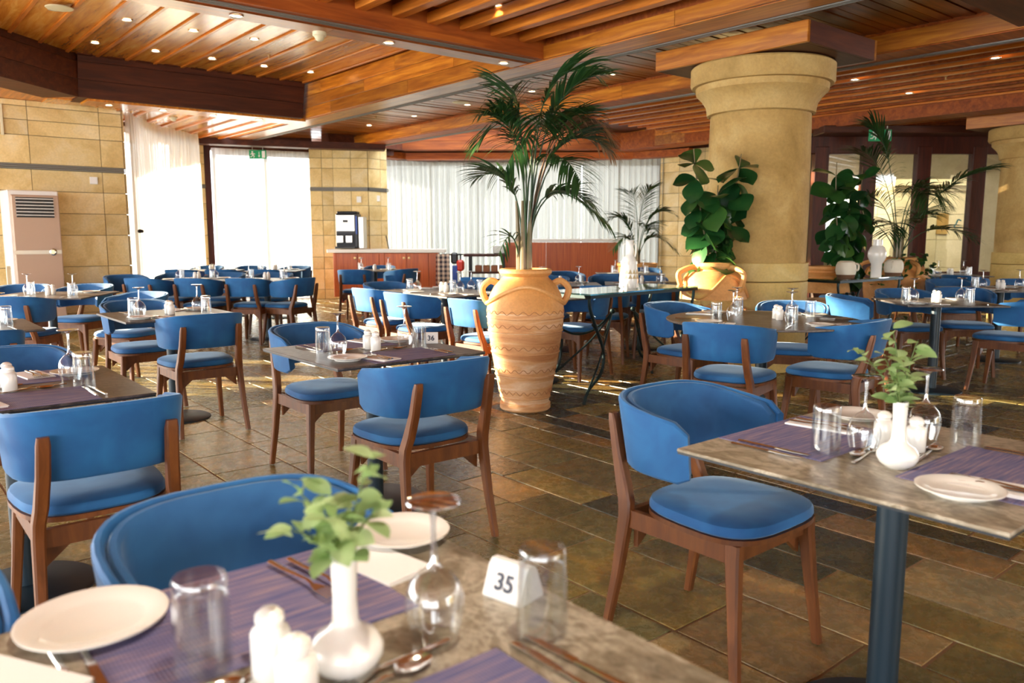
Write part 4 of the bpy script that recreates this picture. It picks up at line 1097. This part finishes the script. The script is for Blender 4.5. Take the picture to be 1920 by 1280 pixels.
# ivy over urn 3
iv = thing('ivy', 'dark trailing ivy hanging over the large urn at the right', 'plant', (U3[0], U3[1], 0)); rd = random.Random(2); bm = B()
IV = leaf_mesh(.06, .028, 'leaf', M['fig'], 3, .2, .1)
for k in range(110):
    a = R(rd.uniform(195, 345)); z = 1.08 - abs(rd.gauss(0, .22)); r = .27 if z > .95 else .36 + .02
    o = obj('leaf', IV, None, iv); orient(o, (r * math.cos(a) + rd.uniform(-.03, .03), r * math.sin(a), z), (rd.uniform(-1, 1), rd.uniform(-1, .2), rd.uniform(-.8, .5)), rd.uniform(-1, 1))

# ================================================================== GLASS AND IRON TABLES
def iron_table(x, y, rz, L, Wd, H, label):
    t = thing('glass_table', label, 'table', (x, y, 0), rz)      # local: x along length, y width, origin near corner
    obj('glass_top', box(B(), (L / 2, Wd / 2, H - .006), (L, Wd, .012), 0, .002), M['glass_top'], t)
    bm = B(); h = H - .0245
    for c, s in (((L / 2, .01, h), (L, .022, .024)), ((L / 2, Wd - .01, h), (L, .022, .024)), ((.01, Wd / 2, h), (.022, Wd, .024)), ((L - .01, Wd / 2, h), (.022, Wd, .024))): box(bm, c, s)
    obj('frame', bm, M['iron'], t)
    for ex, sg in ((0, 1), (L, -1)):
        for yy in (.03, Wd - .03):
            X = lambda d, z, q=yy: (ex + sg * d, q, z)
            obj('leg', tube(B(), spline([X(.02, H - .02), X(.03, H - .12), X(.12, H - .30), X(.20, .38), X(.17, .22), X(.02, .10), X(-.03, 0)], 6), .013, 10), M['iron'], t)
            obj('scroll', tube(B(), spline([X(.06, H - .24), (ex + sg * .26, yy + (Wd / 2 - yy) * .3, H - .36), (ex + sg * .42, yy + (Wd / 2 - yy) * .7, H - .34), (ex + sg * .58, Wd / 2, H - .20)], 6), .009, 8), M['iron'], t)
            obj('scroll', tube(B(), spline([X(.03, .12), (ex + sg * .22, yy + (Wd / 2 - yy) * .3, .27), (ex + sg * .42, yy + (Wd / 2 - yy) * .7, .45), (ex + sg * .58, Wd / 2, H - .20)], 6), .009, 8), M['iron'], t)
        obj('ball', lathe(B(), [(0, -.024), (.017, -.017), (.024, 0), (.017, .017), (0, .024)], 12, (ex + sg * .59, Wd / 2, H - .185), False), M['iron'], t)
    return t
gx, gy = K(4.35, 4.30)
iron_table(.60, 6.06, R(44), 1.46, .52, .855, 'glass-topped iron table with curled legs behind the urn')
iron_table(3.30, 8.02, R(38), 1.30, .5, .855, 'dark iron table carrying white vases right of the column')
t = thing('patterned_vase', 'tall white two-handled vase with beige triangle pattern on the glass table', 'vase', (.985, 6.72, .8555))
obj('vase_body', lathe(B(), [(0, 0), (.066, 0), (.072, .01), (.078, .035), (.080, .07), (.076, .12), (.068, .19), (.060, .235), (.050, .26), (.036, .275), (.032, .29), (.033, .38), (.036, .40), (.033, .405), (.028, .39)], 48, cap=False), M['porcelain'], t)
for s_ in (-1, 1): obj('handle', tube(B(), spline([(s_ * .033, 0, .375), (s_ * .050, 0, .365), (s_ * .052, 0, .30), (s_ * .047, 0, .262)], 5), .007, 8), M['porcelain'], t)
bm = B(); bm3 = B()
M['beige'] = mat('beige_glaze', (.55, .42, .22), .6)
for i in range(14):
    a0, a1, am = [2 * math.pi * (i + q) / 14 for q in (0, 1, .5)]
    for zb, zt in ((.125, .165), (.085, .123)):
        rb, rt = .0782 + .0015, .0725 + .0015
        if zb > .1: rb, rt = .0772, .0732
        else: rb, rt = .0815, .0778
        bm.faces.new([bm.verts.new((rb * math.cos(a0), rb * math.sin(a0), zb)), bm.verts.new((rb * math.cos(a1), rb * math.sin(a1), zb)), bm.verts.new((rt * math.cos(am), rt * math.sin(am), zt))])
    for z0, z1, r in ((.012, .045, .0785), (.205, .228, .067)):
        box(bm3, (r * math.cos(am), r * math.sin(am), (z0 + z1) / 2), (.006, .014, z1 - z0), am)
obj('triangle_pattern', bm, M['beige'], t); obj('ribs', bm3, M['porcelain'], t)
def simple_lathe(name, label, cat, loc, prof, m, parts=()):
    t = thing(name, label, cat, loc); obj(name + '_body', lathe(B(), prof, 40, cap=False), M[m], t)
    for (nm, pf, mm) in parts: obj(nm, lathe(B(), pf, 40, cap=False), M[mm], t)
    return t
M['clay'] = mat('raw_brown_clay', (.16, .075, .035), .8)
t = simple_lathe('ceramic_pot', 'cream ceramic pot with brown base, left of the tall white vase', 'pot', (3.52, 8.42, .8555), [(.095, .035), (.105, .08), (.10, .13), (.085, .165), (.06, .178), (.055, .172), (.06, .16)], 'cream_ceramic', [('clay_base', [(0, 0), (.085, 0), (.095, .035)], 'clay')])
obj('handle', tube(B(), spline([(.07, -.065, .15), (.09, -.09, .14), (.09, -.09, .09), (.072, -.07, .08)], 5), .010, 8), M['cream_ceramic'], t)
simple_lathe('tall_vase', 'tall white vase with a ball-shaped bulge between two pots', 'vase', (3.93, 8.62, .8555), [(0, 0), (.055, 0), (.056, .14), (.075, .17), (.095, .22), (.093, .27), (.07, .32), (.050, .335), (.050, .40), (.045, .40), (.043, .35)], 'porcelain')
t = simple_lathe('ceramic_pot', 'cream ceramic pot with brown base and a small succulent, right of the tall white vase', 'pot', (4.25, 8.9, .8555), [(.09, .035), (.102, .08), (.098, .14), (.08, .17), (.055, .18), (.05, .172), (.055, .16)], 'cream_ceramic', [('clay_base', [(0, 0), (.08, 0), (.09, .035)], 'clay')])
obj('handle', tube(B(), spline([(-.05, -.075, .155), (-.065, -.10, .145), (-.065, -.10, .10), (-.055, -.082, .085)], 5), .010, 8), M['cream_ceramic'], t)
for k in range(14):
    o = obj('leaf', GUM[1], None, t); orient(o, (.02 * math.cos(k), .02 * math.sin(k), .17), (math.cos(k * 2.4), math.sin(k * 2.4), .6 + .1 * (k % 5)), 0)

# ================================================================== COUNTERS, MACHINE, TROLLEYS
t = thing('wooden_counter', 'reddish wooden counter with white top carrying the coffee machine', 'counter', (-3.45, 15.45, 0), R(2))
t.scale = (.952, .8, .96)
W2, D2 = 2.12, .75
pbox('carcass', t, 'counter_wood', (W2 / 2, D2 / 2 + .01, .56), (W2, D2 - .02, .88), .004)
for k, (x0, x1) in enumerate(((0, .055), (.93, 1.03), (1.93, 2.12))): pbox('stile', t, 'counter_wood', ((x0 + x1) / 2, -.008, .56), (x1 - x0, .02, .88), .003)
for k, (x0, x1) in enumerate(((.06, .49), (.495, .925), (1.035, 1.48), (1.485, 1.925))):
    d_ = pbox('door', t, 'counter_wood', ((x0 + x1) / 2, -.010, .56), (x1 - x0 - .006, .018, .86), .003)
    kx = x1 - .05 if k % 2 == 0 else x0 + .05
    kn = obj('knob', lathe(B(), [(0, 0), (.010, .0), (.012, .012), (.026, .02), (.026, .03), (0, .034)], 14, cap=False), M['brass'], d_, (kx, -.02, .90)); kn.rotation_euler = (R(90), 0, 0)
for x_, y_ in ((.15, .1), (2.0, .1), (.15, .62), (2.0, .62)):
    w = obj('caster', lathe(B(), [(0, -.02), (.055, -.02), (.06, -.012), (.06, .012), (.055, .02), (0, .02)], 20, cap=False), M['red'], t, (x_, y_, .06)); w.rotation_euler = (R(90), 0, 0)
o = obj('counter_top', box(B(), (-3.45 + 1.01, 15.77, 1.0), (2.26, .70, .066), R(2), .006), M['counter_top']); tag(o, 'white stone worktop of the coffee counter', 'worktop')
t = thing('wooden_counter', 'wide reddish wood counter panel with a white top behind the urn', 'counter', (-.14, 16.0, 0))
for k in range(2): pbox('front_panel', t, 'counter_wood', (1.552 if k else .41, 0, .60), (.815 if k == 0 else 1.46, .03, 1.12), .003)
pbox('side_panel', t, 'plastic_white', (2.27, .2, .60), (.03, .44, 1.18), .003); pbox('side_panel', t, 'counter_wood', (.01, .2, .6), (.03, .4, 1.12), .003)
o = obj('counter_top', box(B(), (-.14 + 1.13, 16.2, 1.20), (2.34, .5, .055), 0, .006), M['counter_top']); tag(o, 'white top of the wide wooden counter behind the urn', 'worktop')
# coffee machine
t = thing('coffee_machine', 'tall black and silver coffee machine with a screen on the left counter', 'coffee machine', (-3.20, 15.72, 1.0355), R(2))
t.scale = (.96, .9, .955)
pbox('cabinet', t, 'black', (0, .05, .36), (.44, .50, .70), .012)
pbox('side_cover', t, 'alu', (.28, .06, .33), (.11, .48, .64), .01)
pbox('side_stripe', t, 'blue', (.195, -.205, .48), (.03, .02, .36))
pbox('lid', t, 'black_metal', (0, .05, .735), (.40, .44, .05), .015)
b_ = pbox('front_frame', t, 'alu', (-.02, -.212, .52), (.36, .02, .32), .004); pbox('screen', b_, 'screen', (-.02, -.225, .50), (.22, .012, .20), .002); pbox('screen_bar', b_, 'black', (-.02, -.233, .56), (.10, .008, .05))
pbox('cup_bay', t, 'black_metal', (-.02, -.205, .19), (.36, .02, .26)); 
for k in range(2): pbox('cup_holder', t, 'alu', (-.13 + k * .18, -.24, .20), (.13, .06, .14), .004)
pbox('drip_tray', t, 'black', (-.02, -.28, .03), (.40, .18, .04), .006)
tag(obj('bar_spoon_stick', tube(B(), [(-2.43, 15.8, 1.035), (-2.48, 15.82, 1.29)], .010, 8), M['black']), 'thin black rod leaning on the left counter beside the coffee machine', 'rod')
# service trolley with boxes
t = thing('service_trolley', 'dark service trolley with a wooden top beside the right counter', 'trolley', (-.52, 15.6, 0))
pbox('top_shelf', t, 'frame_wood', (0, 0, .92), (.82, .5, .05), .005); pbox('lower_shelf', t, 'frame_wood', (.05, 0, .58), (.70, .46, .03), .004); pbox('lower_shelf', t, 'frame_wood', (.05, 0, .2), (.70, .46, .03), .004)
for x_ in (-.29, .36):
    for y_ in (-.2, .2): pbox('post', t, 'black_metal', (x_, y_, .46), (.05, .04, .88), .003)
for k in range(4):
    o = obj('bread_basket', box(B(), (-.65 + k * .155, 15.55, .66), (.13, .18, .13), 0, .012), mat('basket_brown', (.35, .14, .07), .7) if k == 0 else bpy.data.materials['basket_brown'])
    tag(o, 'small brown basket on the trolley shelf, ' + ('first', 'second', 'third', 'fourth')[k] + ' from the left', 'basket', 'brown baskets on the trolley')
o = obj('steel_tray', box(B(), (-.24, 15.6, 1.03), (.26, .3, .16), 0, .01, .9), M['alu']); tag(o, 'steel container on top of the service trolley', 'container')
# cleaning cart with plaid cloth
t = thing('cleaning_cart', 'cleaning cart with red and blue bottles between counter and trolley', 'cart', (-1.20, 15.6, 0))
pbox('cart_frame', t, 'alu', (0, 0, .12), (.42, .4, .04)); pbox('rail', t, 'black_metal', (.05, 0, .93), (.40, .03, .03)); pbox('post', t, 'black_metal', (.2, 0, .53), (.03, .03, .8)); pbox('post', t, 'black_metal', (-.2, 0, .53), (.03, .03, .8))
pbox('blue_box', t, 'blue', (.09, -.05, .55), (.10, .14, .34), .01); pbox('red_bag', t, 'red', (.20, -.08, .72), (.15, .12, .22), .04); pbox('black_bag', t, 'black', (.08, -.03, .86), (.14, .1, .22), .03)
bm = B(); prev = None
for i in range(13):
    f = i / 12; c = [bm.verts.new((-.14 + .26 * (f - .5) * (1 + .12 * (1 - z_)), -.06 + .02 * math.sin(f * 18), z_)) for z_ in (.94, .6, .3)]
    if prev:
        for k in range(2): bm.faces.new([prev[k], c[k], c[k + 1], prev[k + 1]])
    prev = c
o = obj('plaid_cloth', bm, M['plaid'], None, (-1.20, 15.55, 0)); tag(o, 'brown plaid cloth hanging beside the left counter', 'cloth')
o = obj('white_bin', box(B(), (-1.15, 15.1, .16), (.34, .3, .30), 0, .02, .9), M['plastic_white']); tag(o, 'white box on the floor under the plaid cloth', 'box')

# air conditioner
t = thing('air_conditioner', 'tall beige floor-standing air conditioner at the left edge by the stone wall', 'air conditioner', (-6.24, 10.55, 0), R(46))
pbox('cabinet', t, 'plastic_white', (0, .2, .94), (.60, .34, 1.88), .012)
pbox('front_panel', t, 'ac_pink', (.01, .012, .92), (.56, .05, 1.80), .012)
g_ = pbox('grille', t, 'black', (.0, -.016, 1.66), (.44, .014, .26), .002)
for k in range(6): pbox('slat', g_, 'plastic_white', (0, -.026, 1.56 + k * .042), (.44, .016, .010))
pbox('band', t, 'alu', (.0, -.016, 1.08), (.56, .012, .05))
k_ = obj('knob', lathe(B(), [(0, 0), (.045, 0), (.045, .02), (.03, .022), (.028, .008), (0, .008)], 24, cap=False), M['chrome'], t, (.17, -.02, 1.08)); k_.rotation_euler = (R(90), 0, 0)
pbox('side_vent', t, 'alu', (-.302, .2, .75), (.01, .18, .3))
# switches, sockets, tape
def onwall(name, label, cat, u, z, w, h, m, v=12.655):
    x, y = K(u, v - .012); o = obj(name, box(B(), (x, y, z), (w, .018, h), A, .003), M[m]); return tag(o, label, cat)
onwall('light_switch', 'white square switch plate high on the left stone wall', 'switch', 2.78, 2.07, .10, .10, 'plastic_white')
onwall('sensor_strip', 'narrow yellow strip high on the left stone wall', 'strip', 1.72, 2.82, .035, .40, 'plastic_cream')
o = obj('wall_knob', lathe(B(), [(0, -.03), (.03, -.025), (.045, 0), (.03, .025), (0, .03)], 16, (-5.45, 11.8, 1.36), False), M['black']); tag(o, 'small black round knob at the edge of the left stone wall', 'knob')
for x_, z_, l_ in ((-3.1, 2.02, 'left white socket plate on the pier above the coffee machine'), (-2.76, 2.05, 'right white socket plate on the pier above the counter')):
    o = obj('socket_plate', box(B(), (x_, 16.36 if x_ < -3 else 16.62, z_), (.09, .02, .12), 0, .003), M['plastic_white']); tag(o, l_, 'socket')

# exit signs
def exit_sign(x, y, z, rz, label, s=1.0):
    t = thing('exit_sign', label, 'sign', (x, y, z), rz)
    pbox('panel', t, 'green', (0, 0, 0), (.33 * s, .025, .165 * s), .003)
    bm = B()
    def P2(pts): # polygon on the face
        vs = [bm.verts.new((a * s, -.0145, b * s)) for a, b in pts]; bm.faces.new(vs)
    P2([(.085, -.065), (.145, -.065), (.145, .065), (.085, .065)])
    P2([(.025, .05), (.035, .05), (.035, -.02), (.05, -.02), (.03, -.06), (.01, -.02), (.025, -.02)])
    P2([(-.10 + .017 * math.cos(a), .048 + .015 * math.sin(a)) for a in [i * math.pi / 5 for i in range(10)]])
    P2([(-.115, .028), (-.085, .03), (-.075, -.01), (-.10, -.015)])
    P2([(-.078, .025), (-.045, .01), (-.045, .0), (-.08, .01)]); P2([(-.115, .025), (-.14, .0), (-.135, -.008), (-.108, .01)])
    P2([(-.10, -.012), (-.08, -.01), (-.055, -.03), (-.07, -.065), (-.08, -.062), (-.072, -.035)]); P2([(-.10, -.015), (-.085, -.02), (-.115, -.05), (-.15, -.05), (-.15, -.042), (-.12, -.038)])
    obj('pictogram', bm, M['plastic_white'], t)
    for x_ in (-.1, .1): obj('bracket', tube(B(), [(x_ * s, 0, .08 * s), (x_ * s, 0, .08 * s + .06)], .005, 6), M['alu'], t)
exit_sign(-4.92, 15.75, 2.85, R(0), 'green exit sign with running figure and down arrow over the glass door')
exit_sign(5.95, 13.2, 2.90, R(0), 'dim green exit sign behind the palm at the timber partition', 1.1)
# teal marks on the partition glass
for x_, z_, l_ in ((8.72, 1.52, 'small teal mark on the right partition glass'), (7.75, 1.50, 'small teal round mark on the middle partition glass')):
    bm = B()
    tube(bm, spline([(x_ + .05, 13.985, z_ + .05), (x_, 13.985, z_ + .07), (x_ - .03, 13.985, z_), (x_ - .06, 13.985, z_ - .06), (x_ + .06, 13.985, z_ - .06)], 5), .010, 6); tag(obj('glass_mark', bm, M['mark']), l_, 'sign')
o = obj('lobby_sconce', lathe(B(), [(0, -.12), (.05, -.1), (.06, 0), (.05, .1), (0, .12)], 16, (7.25, 17.2, 1.95), False), M['sconce']); tag(o, 'glowing wall lamp in the lobby behind the partition', 'lamp')

# ================================================================== CEILING FITTINGS
def dl_mesh():
    r_ = mesh('bezel', lathe(B(), [(.040, 0), (.055, 0), (.058, -.004), (.056, -.008), (.045, -.006), (.040, 0)], 24, cap=False), M['alu'])
    l_ = mesh('bulb', lathe(B(), [(0, -.001), (.042, -.001)], 20, cap=False), M['lamp']); return r_, l_
RM, LM = dl_mesh(); cnt = [0]
def down(u, v, z, lab):
    x, y = K(u, v); t = thing('downlight', lab, 'ceiling light', (x, y, z - .001), 0, 'recessed ceiling spotlights')
    obj('bezel', RM, None, t); obj('bulb', LM, None, t)
ordn = ['first', 'second', 'third', 'fourth', 'fifth', 'sixth', 'seventh', 'eighth', 'ninth', 'tenth']
for i, (u, v) in enumerate(((2.6, 6.64), (4.03, 6.64), (5.40, 6.64))): down(u, v, 3.069, 'round recessed spotlight under the cross beam, %s from the left' % ordn[i])
for i, (u, v) in enumerate(((4.60, 5.70), (4.60, 4.3), (4.6, 2.9), (3.15, 5.7), (3.15, 4.3))): down(u, v, 3.299, 'recessed spotlight between the ribs of the top centre ceiling, %s' % ('nearest the palm', 'top right of centre', 'right beyond', 'left of centre', 'top edge')[i])
for i, (u, v) in enumerate(((1.84, 9.57), (2.53, 9.53), (3.23, 9.54), (3.92, 9.49), (2.51, 10.88), (3.20, 10.87), (3.90, 10.86), (4.61, 10.87), (5.28, 10.84))): down(u, v, 3.598, 'small recessed spotlight in the upper left ceiling, %s' % (('near row, ' + ordn[i]) if i < 4 else ('far row, ' + ordn[i - 4]) ))
for i, (u, v) in enumerate(((7.5, 8.6), (7.5, 7.1), (7.5, 5.6), (7.5, 10.1), (7.5, 11.6), (7.5, 13.1), (6.8, 8.6), (6.8, 10.1), (6.8, 11.6), (6.8, 7.1))): down(u, v, 3.282, 'small recessed spotlight in the planked strip behind the palm top, %s' % ordn[i])
for i, (u, v) in enumerate(((9.9, 3.6), (9.9, 5.2), (11.4, 2.2), (11.4, 5.2), (11.4, 3.6), (14.2, 3.8))): down(u, v, 3.236, 'small recessed spotlight in the slatted ceiling at right, %s' % ordn[i])
for i, (u, v) in enumerate(((2.9, 12.05), (3.6, 12.05), (4.3, 12.05), (5.0, 12.05), (3.4, 13.8), (3.9, 14.4), (4.4, 15.0))): down(u, v, 3.049 if i < 4 else 3.099, 'small recessed spotlight in the low soffit by the left curtain, %s' % ordn[i])
def round_fit(name, label, cat, u, v, z, prof, m):
    x, y = K(u, v); o = obj(name, lathe(B(), prof, 32, (x, y, z), False), M[m]); tag(o, label, cat)
round_fit('ceiling_speaker', 'round flat ceiling speaker at the top left', 'speaker', 1.85, 9.35, 3.565, [(0, -.012), (.10, -.012), (.125, -.006), (.13, 0)], 'plastic_cream')
round_fit('ceiling_speaker', 'round flat ceiling speaker in the planked strip above the window', 'speaker', 7.3, 10.0, 3.283, [(0, -.012), (.10, -.012), (.125, -.006), (.13, 0)], 'plastic_cream')
round_fit('smoke_detector', 'cream smoke detector under the cross beam', 'smoke detector', 3.36, 6.70, 3.07, [(.06, 0), (.06, -.03), (.045, -.04), (.035, -.065), (.02, -.075), (0, -.078)], 'plastic_cream')
round_fit('smoke_detector', 'small cream smoke detector in the low soffit by the left curtain', 'smoke detector', 4.0, 12.9, 3.10, [(.06, 0), (.06, -.03), (.045, -.04), (.035, -.065), (.02, -.075), (0, -.078)], 'plastic_cream')
for i, (u, v, z, l_) in enumerate(((3.15, 8.2, 3.60, 'upper left ceiling, near the cross beam'), (4.4, 10.2, 3.60, 'upper left ceiling, near the dark beam'), (5.05, 5.2, 3.30, 'top centre ceiling'), (7.0, 12.0, 3.285, 'planked strip'), (10.6, 4.4, 3.24, 'slatted ceiling at right'))):
    x, y = K(u, v); bm = lathe(B(), [(.02, 0), (.02, -.004), (.008, -.01), (.007, -.035), (.016, -.037), (.016, -.041), (0, -.043)], 12, (x, y, z), False)
    tag(obj('sprinkler_head', bm, M['brass']), 'small metal sprinkler head in the ' + l_, 'sprinkler')
